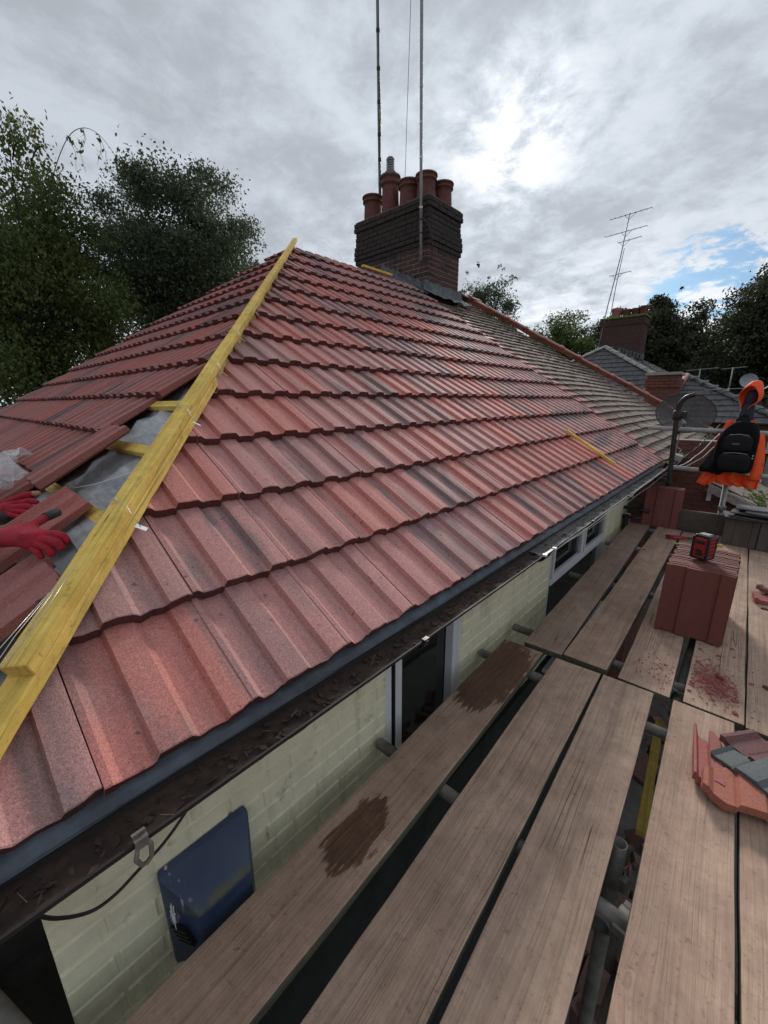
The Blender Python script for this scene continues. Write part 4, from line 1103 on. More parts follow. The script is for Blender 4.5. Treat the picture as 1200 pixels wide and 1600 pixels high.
frag(((0, 0), (.16, 0), (.20, .10), (.07, .36), (.0, .38)), (.115, 1.84, ZB+.034), (-2, 3, 4), 'pink broken tile piece with ribbed edge under the orange fragment', M_FR1, 1, .17, .013)
frag(((.0, .03), (.07, .0), (.33, .10), (.33, .13), (.07, .20), (.0, .12)), (.20, 1.69, ZB+.052), (2, 5, 3), 'orange red broken tile wedge pointing right on the near board', M_FR2, 2)
frag(((.02, .0), (.33, .0), (.33, .05), (.10, .20), (.02, .18)), (.245, 1.83, ZB+.060), (3, -4, -30), 'charcoal grey broken tile piece with ribs', M_FR3, 3)
frag(((.0, .0), (.32, .05), (.32, .20), (.0, .16)), (.29, 1.93, ZB+.05), (6, 4, -38), 'plum broken tile piece leaning at the top of the broken heap', M_FR4, 4)
frag(((.0, .0), (.20, .0), (.26, .12), (.05, .16)), (.27, 1.77, ZB+.034), (0, 2, 20), 'brown broken tile piece lying lowest at the right of the heap', M_FR4, 5)
frag(((.0, .0), (.22, .02), (.24, .13), (.02, .15)), (.29, 3.78, ZB+.034), (2, 2, 12), 'red broken tile piece at the right edge farther along the boards', M_FR1, 6)
frag(((.0, .0), (.20, .03), (.20, .10), (.0, .08)), (.30, 3.93, ZB+.050), (-4, 2, -14), 'dark red broken sliver on top of the farther fragment', M_FR4, 7)
# shards and dust
def shards(name, spots, m_, seed, zbase=ZB+.001):
    rr = random.Random(seed); vs = []; fs = []
    for (cx, cy, sx, sy, n, s0, s1, rot) in spots:
        for i in range(n):
            a = rr.gauss(0, 1)*sx; b = rr.gauss(0, 1)*sy; x = cx+a*math.cos(rot)-b*math.sin(rot); y = cy+a*math.sin(rot)+b*math.cos(rot)
            if y < 2.20 or not (-.315 < x+.03*(y-2.2) < -.105 or -.03 < x+.02*(y-2.2) < .175 or .195 < x+.02*(y-2.2) < .40): continue
            l = s0+(s1-s0)*rr.random()**4; w = l*rr.uniform(.3, .8); h = l*rr.uniform(.15, .4); th_ = rr.uniform(0, 6.28)
            pts = [(-l, -w*.5), (-l*.2, -w), (l*.9, -w*.3), (l*.5, w*.8), (-l*.5, w)]
            k = len(vs); c, s_ = math.cos(th_), math.sin(th_)
            for zz_, f_ in ((0, 1), (h, .75)):
                for p in pts: vs.append((x+(p[0]*c-p[1]*s_)*f_, y+(p[0]*s_+p[1]*c)*f_, zbase+zz_*rr.uniform(.6, 1)))
            fs.append(tuple(k+5+j for j in range(5)))
            for j in range(5): fs.append((k+j, k+(j+1) % 5, k+5+(j+1) % 5, k+5+j))
    m = MB(); m.add(vs, fs); return m.build(name, m_)
M_SHARD = mat('tile_shards', f_tile((.36, .07, .058), (.16, .05, .045), .5))
tag(shards('tile_shards', [(.045, 2.46, .062, .105, 1500, .0006, .006, .25), (.05, 2.44, .055, .085, 7000, .0006, .003, .3), (-.17, 2.36, .045, .08, 1200, .0005, .002, 0), (.05, 2.44, .06, .09, 150, .006, .02, .3), (-.17, 2.36, .05, .10, 300, .0008, .006, 0), (-.15, 2.38, .045, .08, 22, .005, .014, 0), (.06, 2.78, .06, .05, 16, .005, .018, 0), (.27, 2.6, .06, .5, 60, .002, .008, 0), (.30, 3.3, .06, .5, 30, .002, .012, 0), (.1, 3.6, .07, .5, 60, .001, .006, 0)], M_SHARD, 3), 'red tile dust and shards scattered over the far boards', 'tile debris', None, 'stuff')
for i, (x, y, l, a, lab) in enumerate(((.265, 2.55, .030, -.6, 'dark red splinter alone on the right far board'), (.075, 2.50, .026, -.7, 'largest dark shard in the middle of the red tile dust'), (.255, 3.62, .032, .1, 'long dark shard near the joint of the far right boards'))):
    m = MB(); rr = random.Random(i); 
    pts = [(-l, -.006), (-l*.3, -.012), (l, -.004), (l*.7, .008), (-l*.6, .010)]; n = 5
    vs = [(p[0], p[1], 0) for p in pts]+[(p[0]*.85, p[1]*.7, .012) for p in pts]
    m.add(vs, [tuple(range(5, 10)), (4, 3, 2, 1, 0)]+[(k, (k+1) % 5, (k+1) % 5+5, k+5) for k in range(5)])
    o = m.build('tile_shard', M_TILE_D); o.location = (x, y, ZB+.001); o.rotation_euler = (0, 0, a); tag(o, lab, 'tile shard')
M_FRB = mat('muddy_rubble', f_tile((.17, .085, .065), (.12, .09, .08), .6))
# debris seen far below through the gaps
rr = random.Random(5); vs = []; fs = []; m = MB()
for i in range(260):
    x = rr.uniform(-.95, 1.2); y = rr.uniform(-.6, 5); s_ = rr.uniform(.04, .16)
    if i % 2: x = rr.uniform(-.45, .15); y = rr.uniform(.2, 4.5)
    m.box((x, y, (-3.38 if i % 2 else -5.37)+rr.uniform(0, .1)), (s_*1.5, s_, s_*.5), (rr.uniform(-.6, .6), rr.uniform(-.6, .6), rr.uniform(0, 3)))
tag(m.build('rubble', M_FRB), 'broken brick and tile rubble on the ground below the scaffold', 'rubble', None, 'stuff')
m = MB(); m.tube([(.40, .60, ZB+.003), (.405, .62, ZB+.012), (.40, .65, ZB+.004)], .002, 6)
o = m.build('bent_nail', M_STEEL); tag(o, 'small bent nail on the near right board', 'nail')

# ------------------------------------------------------------------ radio
rd = empty('radio', (-.125, 3.10, -.957), 'red and black rugged site radio with a thin aerial, standing on the tile stack', 'radio'); rd.rotation_euler = (0, 0, R_(-24)); rd.scale = (.82, .82, .92)
def rbox(name, c, d, m_, b=.006, par=None, rot=None): return MB().box(c, d, rot).build(name, m_, par or rd, b, 3)
rbox('body', (0, 0, .078), (.108, .098, .150), M_RED, .016)
rbox('base', (0, 0, .010), (.114, .104, .020), M_BLKPL, .006)
rbox('top_panel', (0, 0, .160), (.102, .094, .018), M_BLKPL, .008)
rbox('lid_panel', (0, 0, .1705), (.064, .060, .005), plain('grey_lid', (.30, .31, .31), .45, .2, 30, .1, 0), .002)
for sx in (-1, 1):
    for sy in (-1, 1): rbox('corner_guard', (sx*.050, sy*.045, .080), (.018, .018, .152), M_BLKPL, .005)
for z in (.035, .062, .089, .116, .140):
    rbox('groove', (.0548, 0, z), (.002, .072, .0035), M_BLKPL, .0004); rbox('rib', (.0555, 0, z+.012), (.004, .070, .016), M_RED, .0015)
g_ = MB()
for i in range(11):
    a0 = math.pi*i/11; a1 = math.pi*(i+1)/11
    g_.box((.028*math.cos((a0+a1)/2), -.0520, .050+.028*math.sin((a0+a1)/2)), (.0135, .006, .007), (0, -(a0+a1)/2-math.pi/2, 0))
g_.build('handle_arch', M_RED, rd, .001)
rbox('grille', (0, -.0500, .052), (.046, .003, .05), M_BLKPL, .001); rbox('display', (0, -.0505, .120), (.060, .004, .024), M_BLKPL, .002); rbox('strap', (0, -.0515, .096), (.078, .004, .006), M_RED, .001)
m = MB(); m.tube([(.045, .02, .165), (.046, .024, .30), (.040, .026, .53)], [.0028, .0024, .0016], 8); m.build('aerial', M_BLKPL, rd)
# small things on the boards behind the stack
tl = empty('pincers', (-.36, 5.0, ZB+.02), 'red handled tile pincers lying behind the radio', 'pincers'); tl.rotation_euler = (0, 0, R_(20))
MB().tube([(-.17, .012, .012), (-.08, .022, .014), (.02, .008, .012)], [.012, .013, .007], 10).build('handle', M_RED, tl); MB().tube([(-.17, -.012, .004), (-.08, -.020, .006), (.02, -.006, .008)], [.011, .013, .007], 10).build('handle', M_RED, tl)
MB().box((.06, 0, .010), (.09, .035, .016)).box((.11, 0, .010), (.03, .05, .014)).build('jaw', M_BLKMETAL, tl, .004)
MYL = plain('yellow_plastic', (.75, .6, .05), .4, 0, 20, .1, 0)
for (x, y, lab) in ((-.40, 4.80, 'small yellow plastic clip lying left of the radio'), (-.10, 5.02, 'small yellow plastic clip right behind the radio')):
    m = MB(); m.box((0, 0, .008), (.06, .022, .012)); m.box((.02, .014, .014), (.022, .03, .014)); o = m.build('plastic_clip', MYL, None, .003); o.location = (x, y, ZB+.002); o.rotation_euler = (0, 0, -.3); tag(o, lab, 'plastic clip')

# ------------------------------------------------------------------ satellite dish and its pole
ds = empty('satellite_dish', (-1.02, 5.3, -.88), 'dark perforated satellite dish on a cranked black wall pole', 'satellite dish')
def dch(o): o.parent = ds; o.matrix_parent_inverse = Matrix.Translation((1.02, -5.3, .88)); return o
m = MB(); m.tube(spline([(-.617, 5.3, -.90), (-.636, 5.3, -.55), (-.652, 5.3, -.19), (-.650, 5.3, -.07), (-.632, 5.3, -.005), (-.595, 5.3, .035), (-.53, 5.3, .058)]), .0235, 12); dch(m.build('pole', M_BLKMETAL))
m = MB(); m.box((-.82, 5.3, -.845), (.42, .045, .035)); m.box((-.82, 5.3, -.80), (.40, .01, .02)); dch(m.build('wall_bracket', M_BLKMETAL))
m = MB(); m.lathe([(.026, -.05), (.040, -.045), (.040, .045), (.026, .05)], (-.652, 5.3, -.15), 12); m.box((-.61, 5.33, -.15), (.08, .05, .07)); m.box((-.66, 5.27, -.10), (.02, .03, .14)); dch(m.build('clamp', M_BLKMETAL))
m = MB(); n = 40; vs = [(0, 0, 0)]; fs = []
RD = .275
for j in range(1, 7):
    r = RD*j/6
    for i in range(n): a = 2*math.pi*i/n; vs.append((r*math.cos(a)*1.0, r*math.sin(a)*.86, .09*(r/RD)**2))
for i in range(n): fs.append((0, 1+i, 1+(i+1) % n))
for j in range(5):
    for i in range(n): a = 1+j*n+i; b = 1+j*n+(i+1) % n; fs.append((a, a+n, b+n, b))
m.add(vs, fs, True); dish = m.build('reflector', M_DISH); dch(dish)
Mr = Matrix.Translation((-.640, 5.72, -.175)) @ Vector((.16, -.86, .50)).to_track_quat('Z', 'Y').to_matrix().to_4x4() @ Euler((0, 0, R_(-12))).to_matrix().to_4x4(); dish.matrix_basis = Mr
m = MB(); m.tube([(RD*math.cos(a)*1.0, RD*math.sin(a)*.86, .09) for a in [2*math.pi*i/48 for i in range(49)]], .005, 6, False); o = dch(m.build('rim', M_BLKMETAL)); o.matrix_basis = Mr
m = MB(); m.tube([(0, -.20, .05), (.0, -.23, .20), (.0, -.10, .30)], .008, 8); o = dch(m.build('feed_arm', M_GALV)); o.matrix_basis = Mr
m = MB(); m.lathe([(0, .04), (.02, .035), (.028, .01), (.028, -.03), (.012, -.05), (0, -.05)], (0, 0, 0), 14); o = dch(m.build('receiver', M_GALV)); o.matrix_basis = Mr @ Matrix.Translation((.02, -.10, .03))
m = MB(); m.box((0, 0, -.02), (.10, .09, .03)); m.tube([(0, 0, -.03), (0, -.1, -.22)], .02, 10); o = dch(m.build('back_bracket', M_BLKMETAL)); o.matrix_basis = Mr
# floodlight, pipes and loose cables on the corner beyond the window
fl = empty('floodlight', (-.64, 5.8, -.64), 'small white floodlight hanging below the satellite dish', 'floodlight'); fl.rotation_euler = (R_(25), R_(18), R_(15))
MB().box((0, 0, 0), (.085, .035, .075)).build('housing', M_WHITE, fl, .004); MB().box((0, -.0195, 0), (.068, .004, .058)).build('lens', plain('pale_lens', (.42, .48, .47), .2, 0, 10, .1, 0), fl, .001); MB().tube([(0, .02, 0), (0, .08, .06), (-.1, .1, .09)], .008, 8).build('arm', M_GALV, fl)
for k, (P0_, P1_, sagz) in enumerate((((-.70, 5.75, -.80), (-.30, 6.4, -.32), .09), ((-.69, 5.78, -.78), (-.26, 6.5, -.38), .12), ((-.70, 5.8, -.75), (-.34, 6.3, -.28), .05), ((-.66, 5.7, -.70), (-.62, 5.5, -.2), .02))):
    m = MB(); a = Vector(P0_); b = Vector(P1_); m.tube([a.lerp(b, i/10)-Vector((0, 0, sagz*math.sin(math.pi*i/10)+.008*math.sin(i*2.2+k))) for i in range(11)], .005, 6)
    o = m.build('loose_cable', (M_WHITE, M_GALV, M_BLKPL, M_GALV)[k]); tag(o, ('white loose cable sagging', 'grey loose cable sagging', 'black loose cable sagging', 'grey cable running up the black pole')[k]+' near the gutter end beneath the dish', 'cable')
dp = empty('downpipe', (-1.0, 5.35, -5.4), 'dark downpipe with black brackets at the end of the cream wall', 'downpipe')
MB().tube([(.02, 0, 4.1), (.02, 0, 1.0)], .033, 12).build('pipe', M_BLKPL, dp)
MB().tube([(-.06, .0, 4.185), (.15, 0, 4.18), (.24, 0, 4.17)], .020, 8).build('elbow_pipe', M_BLKPL, dp); MB().tube([(-.02, .0, 4.07), (.18, 0, 4.075)], .018, 8).build('waste_pipe', M_BLKPL, dp)
ps = empty('timber_post', (-.98, 5.85, -5.4), 'peeling red painted timber planks standing behind the far tiles', 'timber post')
for i in range(3): MB().box((-.075+i*.085, .01*i, 2.35), (.08, .03, 4.7-.02*i)).build('plank', M_PINK, ps, .003)

# ------------------------------------------------------------------ jacket and rucksack on the guard rail
def blob(name, pts, m_, parent=None, sub=2, disp=0, solid=0, noise_scale=.08):
    """closed surface through rings: list of (z, [(x, y), ...])"""
    n = len(pts[0][1]); vs = []; fs = []
    for z, ring in pts:
        for (x, y) in ring: vs.append((x, y, z))
    for j in range(len(pts)-1):
        for i in range(n): a = j*n+i; b = j*n+(i+1) % n; fs.append((a, b, b+n, a+n))
    fs.append(tuple(range(n))[::-1]); fs.append(tuple((len(pts)-1)*n+i for i in range(n)))
    m = MB(); m.add(vs, fs, True); o = m.build(name, m_, parent)
    s_ = o.modifiers.new('sub', 'SUBSURF'); s_.levels = s_.render_levels = sub
    if disp:
        tx = bpy.data.textures.new(name, 'CLOUDS'); tx.noise_scale = noise_scale; d = o.modifiers.new('disp', 'DISPLACE'); d.texture = tx; d.strength = disp; d.mid_level = .5; d.texture_coords = 'LOCAL'
    return o
def ring(cx, cy, rx, ry, n=12, sq=.75, ph=0, wob=0, seed=0):
    rr = random.Random(seed); out_ = []
    for i in range(n):
        a = 2*math.pi*i/n+ph; c, s_ = math.cos(a), math.sin(a); k = 1+rr.uniform(-wob, wob)
        out_.append((cx+rx*k*math.copysign(abs(c)**sq, c), cy+ry*k*math.copysign(abs(s_)**sq, s_)))
    return out_
jk = empty('hi_vis_jacket', (-.145, 5.47, -.81), 'orange hi-vis jacket with hood hanging over the guard rails', 'jacket')
def fold(name, prof, m_, n=60, amp=.014, fr=7, ph=0, th=.012, par=None):
    """hanging cloth: prof = list of (z, x0, x1, y) from top down, with folds that deepen downwards"""
    vs = []; fs = []; K = len(prof)
    for j, (z, x0, x1, y) in enumerate(prof):
        for i in range(n+1):
            s_ = i/n; w = amp*(.25+.75*j/(K-1))
            vs.append((x0+(x1-x0)*s_, y+w*math.sin(s_*fr*math.pi+ph+.5*math.sin(j*.9))+w*.5*math.sin(s_*fr*2.7+ph*2+j*.5), z+.008*math.sin(s_*5+ph)*(j == K-1)))
    for j in range(K-1):
        for i in range(n): a = j*(n+1)+i; fs.append((a, a+1, a+n+2, a+n+1))
    m = MB(); m.add(vs, fs, True); o = m.build(name, m_, par); s2 = o.modifiers.new('solid', 'SOLIDIFY'); s2.thickness = th; s1 = o.modifiers.new('sub', 'SUBSURF'); s1.levels = s1.render_levels = 1; return o
# coordinates relative to the empty: world x-(-.10), y-5.47, z+.80
def rel(x, y, z): return (x+.10, y-5.47, z+.80)
fold('body', [(.62, -.04, .10, -.02), (.55, -.06, .12, -.035), (.44, -.08, .15, -.045), (.30, -.12, .20, -.05), (.15, -.17, .235, -.052), (.04, -.20, .245, -.05), (-.01, -.14, .245, -.045), (-.045, -.0, .24, -.04)], M_ORANGE, amp=.022, par=jk)
fold('back_body', [(.62, -.10, .12, .06), (.40, -.16, .16, .07), (.05, -.20, .19, .07), (-.02, -.18, .18, .07)], M_ORANGE, amp=.02, ph=1.3, par=jk)
fold('sleeve', [(.50, .10, .205, -.08), (.34, .125, .235, -.095), (.18, .14, .255, -.10), (.03, .14, .255, -.095)], M_ORANGE, amp=.016, fr=3, th=.03, par=jk)
fold('sleeve', [(.22, -.18, -.08, -.04), (.08, -.20, -.06, -.05), (-.02, -.235, -.10, -.055), (-.055, -.245, -.14, -.05)], M_ORANGE, amp=.016, fr=3, ph=1, th=.03, par=jk)
fold('reflective_tape', [(.235, .135, .248, -.117), (.195, .138, .25, -.12)], M_REFL, amp=.016, fr=3, th=.003, par=jk)
fold('reflective_tape', [(.125, .03, .252, -.118), (.085, .03, .254, -.12)], M_REFL, amp=.016, fr=3, th=.003, par=jk)
fold('reflective_tape', [(.15, -.18, .0, -.085), (.11, -.18, .0, -.087)], M_REFL, amp=.014, fr=4, th=.003, par=jk)
# hood: an open cowl, pointed at the back
vs = []; fs = []; nh_ = 24; rows_ = [(-.075, .078, .118, .0), (-.072, .084, .126, .0), (-.03, .086, .128, .005), (.02, .078, .115, .010), (.06, .055, .085, .012), (.082, .02, .03, .01)]
for j, (yy, rx, rz, dz) in enumerate(rows_):
    for i in range(nh_):
        a = 2*math.pi*i/nh_; q_ = 1+.05*math.sin(3*a+j)+.03*math.sin(5*a-j)
        pinch = .55 if math.sin(a) < -.3 else 1.0
        vs.append((rx*q_*math.cos(a)*(pinch if math.sin(a) < 0 else 1)*(1-.18*max(0, math.sin(a))), yy+.03*math.sin(a)-.012*(j < 2)*math.cos(a), rz*q_*math.sin(a)+dz))
for j in range(len(rows_)-1):
    for i in range(nh_): a = j*nh_+i; b = j*nh_+(i+1) % nh_; fs.append((a, b, b+nh_, a+nh_))
m = MB(); m.add(vs, fs, True); o = m.build('hood', M_ORANGE, jk); s2 = o.modifiers.new('solid', 'SOLIDIFY'); s2.thickness = .007; s2 = o.modifiers.new('sub', 'SUBSURF'); s2.levels = s2.render_levels = 1; o.rotation_euler = (R_(28), R_(12), R_(-14)); o.location = (.045, .02, .86)
blob('collar', [(.52, ring(.02, .0, .085, .05)), (.62, ring(.03, .0, .075, .045)), (.72, ring(.04, .01, .05, .04)), (.80, ring(.045, .02, .045, .04))], M_NAVY, jk, 1, .015)
blob('lining', [(-.09, ring(0, 0, .03, .03)), (-.05, ring(0, 0, .05, .05)), (.03, ring(0, 0, .05, .05)), (.07, ring(0, 0, .025, .03))], M_NAVY, jk, 1).location = (.045, .03, .84)
bk = empty('rucksack', (-.125, 5.33, -.485), 'black rucksack with zipped front pockets hung in front of the orange jacket', 'rucksack')
blob('body', [(-.215, ring(-.0, 0, .125, .060)), (-.20, ring(-.0, 0, .155, .078)), (-.05, ring(-.01, -.005, .165, .092)), (.10, ring(-.005, 0, .165, .088)), (.20, ring(.01, .01, .145, .075)), (.265, ring(.02, .02, .10, .055)), (.285, ring(.02, .02, .05, .03))], M_BLKFAB, bk, 2, .02)
blob('front_pocket', [(-.19, ring(.0, -.075, .105, .020)), (-.17, ring(.0, -.085, .125, .035)), (-.06, ring(.0, -.092, .128, .04)), (-.015, ring(0, -.085, .115, .03))], M_BLKFAB2, bk, 2, .008)
blob('top_pocket', [(.0, ring(.0, -.070, .105, .025)), (.02, ring(.0, -.080, .120, .030)), (.12, ring(.0, -.078, .115, .03)), (.16, ring(.0, -.066, .09, .022))], M_BLKFAB2, bk, 2, .008)
for (z, w) in ((-.012, .105), (.165, .085)):
    m = MB(); m.tube([(-w, -.07, z-.035), (-w*.8, -.100, z-.006), (0, -.118, z+.004), (w*.8, -.100, z-.006), (w, -.07, z-.035)], .0028, 6); m.build('zip', M_GALV, bk)
m = MB(); m.box((-.01, -.1135, .075), (.055, .004, .016)); m.build('badge', plain('grey_badge', (.09, .09, .095), .5, 0, 30, .1, 0), bk, .001)
m = MB(); m.tube([(-.04, .03, .27), (-.03, .07, .33), (.0, .09, .345), (.04, .07, .33), (.05, .03, .27)], .011, 8); m.build('grab_handle', M_BLKFAB2, bk)
for sx in (-1, 1):
    m = MB(); m.tube([(sx*.09, .06, .22), (sx*.12, .10, .05), (sx*.13, .09, -.12), (sx*.12, .04, -.19)], .014, 8); m.build('shoulder_strap', M_BLKFAB2, bk)
for z in (-.055, -.03): MB().tube([(.13, -.088, z), (.134, -.100, z)], .006, 10).build('rivet', M_STEEL, bk)
ct = empty('black_coat', (-.245, 5.40, -.70), 'black coat hanging below and left of the rucksack on the rail', 'coat')
fold('body', [(.40, .0, .16, -.02), (.25, -.05, .19, -.035), (.12, -.10, .17, -.055), (.02, -.145, .08, -.065), (-.02, -.13, .02, -.06)], M_BLKFAB, amp=.02, th=.03, par=ct)
fold('sleeve', [(.20, -.05, .04, -.06), (.08, -.11, .0, -.075), (.0, -.15, -.05, -.07)], M_BLKFAB2, amp=.014, fr=3, th=.04, par=ct)

# ------------------------------------------------------------------ the roofer (mostly outside the view)
def skin_mesh(name, joints, edges, m_, sub=2, root=0):
    me = bpy.data.meshes.new(name); me.from_pydata([j[0] for j in joints], edges, []); me.update()
    o = link(name, me, m_); sk = o.modifiers.new('skin', 'SKIN'); 
    lay = me.skin_vertices[0] if me.skin_vertices else None
    for i, j in enumerate(joints):
        r = j[1]; r = r if isinstance(r, tuple) else (r, r)
        me.skin_vertices[0].data[i].radius = r
    me.skin_vertices[0].data[root].use_root = True
    sk.use_smooth_shade = True; sk.branch_smoothing = .3
    s_ = o.modifiers.new('sub', 'SUBSURF'); s_.levels = s_.render_levels = sub
    return o
def with_skin(name, joints, edges, m_, sub=2, root=0):
    me = bpy.data.meshes.new(name); me.from_pydata([Vector(j[0]) for j in joints], edges, []); me.update()
    o = link(name, me, m_); sk = o.modifiers.new('skin', 'SKIN')
    bpy.context.view_layer.update()
    if not me.skin_vertices:
        bm = bmesh.new(); bm.from_mesh(me); bm.verts.layers.skin.verify(); bm.to_mesh(me); bm.free()
    d = me.skin_vertices[0].data
    for i, j in enumerate(joints):
        r = j[1]; d[i].radius = r if isinstance(r, tuple) else (r, r); d[i].use_root = (i == root)
    sk.use_smooth_shade = True; sk.branch_smoothing = .4
    s_ = o.modifiers.new('sub', 'SUBSURF'); s_.levels = s_.render_levels = sub
    return o
W1 = Vector((-1.640, .085, -.392)); W2 = Vector((-2.26, .085, -.42))
E1 = Vector((-1.86, -.06, -.44)); E2 = Vector((-2.46, -.10, -.47))
SH1 = Vector((-1.98, -.40, -.22)); SH2 = Vector((-2.36, -.42, -.22))
PLV = Vector((-2.17, -.66, -.58))
J = [(PLV, (.155, .12)), ((-2.17, -.60, -.42), (.15, .11)), ((-2.17, -.52, -.28), (.16, .115)), ((-2.17, -.44, -.16), (.14, .10)), ((-2.17, -.39, -.08), (.062, .062)), ((-2.17, -.34, .02), (.082, .095)), ((-2.17, -.30, .11), (.080, .095)),
     (SH1, .062), (E1, .046), (W1, .033), (SH2, .062), (E2, .046), (W2, .033),
     ((-2.07, -.66, -.66), .095), ((-2.04, -.60, -1.0), .065), ((-2.05, -.64, -1.33), .045), ((-2.05, -.56, -1.365), .038),
     ((-2.27, -.66, -.66), .095), ((-2.30, -.60, -1.0), .065), ((-2.29, -.64, -1.33), .045), ((-2.29, -.56, -1.365), .038)]
Ed = [(0, 1), (1, 2), (2, 3), (3, 4), (4, 5), (5, 6), (3, 7), (7, 8), (8, 9), (3, 10), (10, 11), (11, 12), (0, 13), (13, 14), (14, 15), (15, 16), (0, 17), (17, 18), (18, 19), (19, 20)]
per = empty('person', (-2.17, -.64, -1.395), 'roofer in red gloves, bare forearms reaching in from the left to set a tile', 'person')
def pch(o): o.parent = per; o.matrix_parent_inverse = Matrix.Translation((2.17, .64, 1.395)); return o
body = pch(with_skin('body', J, Ed, M_SKIN))
# clothes: slightly larger skins over torso and legs, short sleeves
J2 = [(PLV, (.165, .13)), ((-2.17, -.60, -.42), (.165, .125)), ((-2.17, -.52, -.28), (.175, .13)), ((-2.17, -.44, -.17), (.155, .115)), (SH1, .078), (SH1.lerp(E1, .55), .064), (SH2, .078), (SH2.lerp(E2, .55), .064)]
pch(with_skin('shirt', J2, [(0, 1), (1, 2), (2, 3), (3, 4), (4, 5), (3, 6), (6, 7)], M_NAVY))
J3 = [((-2.17, -.66, -.60), (.17, .135)), ((-2.07, -.66, -.68), .108), ((-2.04, -.60, -1.0), .08), ((-2.05, -.64, -1.30), .062), ((-2.27, -.66, -.68), .108), ((-2.30, -.60, -1.0), .08), ((-2.29, -.64, -1.30), .062)]
pch(with_skin('trousers', J3, [(0, 1), (1, 2), (2, 3), (0, 4), (4, 5), (5, 6)], M_BLKFAB))
m = MB(); m.lathe([(0, .13), (.05, .125), (.085, .09), (.098, .03), (.10, -.02), (.098, -.03)], (-2.17, -.325, .055), 20); pch(m.build('hair', M_BARK))
m = MB(); m.tube([(-2.17, -.225, .075), (-2.17, -.205, .045), (-2.17, -.215, .035)], [.009, .013, .008], 8); pch(m.build('nose', M_SKIN))
for sx in (-1, 1):
    m = MB(); m.lathe([(0, -.008), (.008, 0), (0, .008)], (-2.17+sx*.032, -.228, .078), 8); pch(m.build('eye', M_BLKPL))
    m = MB(); m.lathe([(0, -.026), (.014, -.01), (.016, .012), (0, .026)], (-2.17+sx*.088, -.315, .065), 8); pch(m.build('ear', M_SKIN))
    m = MB(); m.box((-2.17+sx*.12, -.60, -1.355), (.10, .27, .07)); pch(m.build('boot', M_BLKFAB2, None, .02, 3))
m = MB(); m.box((-2.17, -.222, .008), (.045, .008, .008)); pch(m.build('mouth', M_RED, None, .003))
def glove(side, Wr, ax, pal, tips, name='glove'):
    """Wr wrist; ax forward; pal = palm points; tips = list of finger chains"""
    J = []; E_ = []
    J.append((Wr-ax*.045, (.040, .036))); J.append((Wr, (.037, .031))); E_.append((0, 1))
    J.append((pal[0], (.050, .034))); E_.append((1, 2)); J.append((pal[1], (.051, .030))); E_.append((2, 3))
    for (root, chain, r0) in tips:
        prev = root
        for q, (p, r) in enumerate(chain):
            J.append((p, r)); E_.append((prev, len(J)-1)); prev = len(J)-1
    return pch(with_skin(name, J, E_, M_REDG, 2, 2))
V = Vector
# lower hand: fingers point to the right, thumb rests on the tile
g1 = glove(1, W1, V((.8, .5, 0)).normalized(), [V((-1.555, .118, -.378)), V((-1.505, .140, -.372))],
      [(3, [(V((-1.462, .170, -.362)), .0150), (V((-1.436, .196, -.366)), .0140), (V((-1.424, .208, -.392)), .010)], 0),
       (3, [(V((-1.452, .158, -.372)), .0150), (V((-1.422, .180, -.378)), .0140), (V((-1.410, .190, -.405)), .010)], 0),
       (3, [(V((-1.456, .142, -.382)), .012), (V((-1.430, .158, -.392)), .011), (V((-1.420, .166, -.418)), .0120)], 0),
       (3, [(V((-1.470, .128, -.392)), .011), (V((-1.448, .138, -.404)), .010), (V((-1.440, .144, -.425)), .009)], 0),
       (2, [(V((-1.585, .158, -.352)), .016), (V((-1.610, .192, -.343)), .0135), (V((-1.632, .220, -.340)), .012)], 0)])
m = MB(); m.tube([(-1.606, .188, -.3425), (-1.622, .208, -.3405), (-1.636, .226, -.339), (-1.642, .233, -.339)], [.0142, .0150, .0142, .006], 12); pch(m.build('fingertip_coating', M_GGREY))
g2 = glove(2, W2, V((.8, .5, 0)).normalized(), [V((-2.175, .125, -.402)), V((-2.12, .150, -.395))],
      [(3, [(V((-2.085, .185, -.372)), .0150), (V((-2.062, .212, -.366)), .0140), (V((-2.040, .232, -.375)), .010)], 0),
       (3, [(V((-2.070, .172, -.385)), .0150), (V((-2.042, .198, -.382)), .0140), (V((-2.022, .214, -.392)), .010)], 0),
       (3, [(V((-2.062, .158, -.398)), .012), (V((-2.034, .180, -.398)), .011), (V((-2.014, .194, -.408)), .0120)], 0),
       (3, [(V((-2.064, .142, -.410)), .011), (V((-2.040, .160, -.412)), .010), (V((-2.022, .172, -.420)), .009)], 0),
       (2, [(V((-2.15, .165, -.372)), .016), (V((-2.118, .205, -.350)), .0135), (V((-2.092, .236, -.345)), .0140)], 0)])
m = MB(); m.tube([(-2.20, .098, -.418), (-2.15, .118, -.425), (-2.10, .140, -.418), (-2.07, .158, -.408)], [.030, .036, .032, .012], 12); pch(m.build('palm_coating', M_GGREY))
m = MB(); m.tube([(-2.100, .226, -.346), (-2.090, .239, -.3445), (-2.082, .248, -.346)], [.0118, .0118, .008], 10); pch(m.build('bare_thumb_tip', M_SKIN))
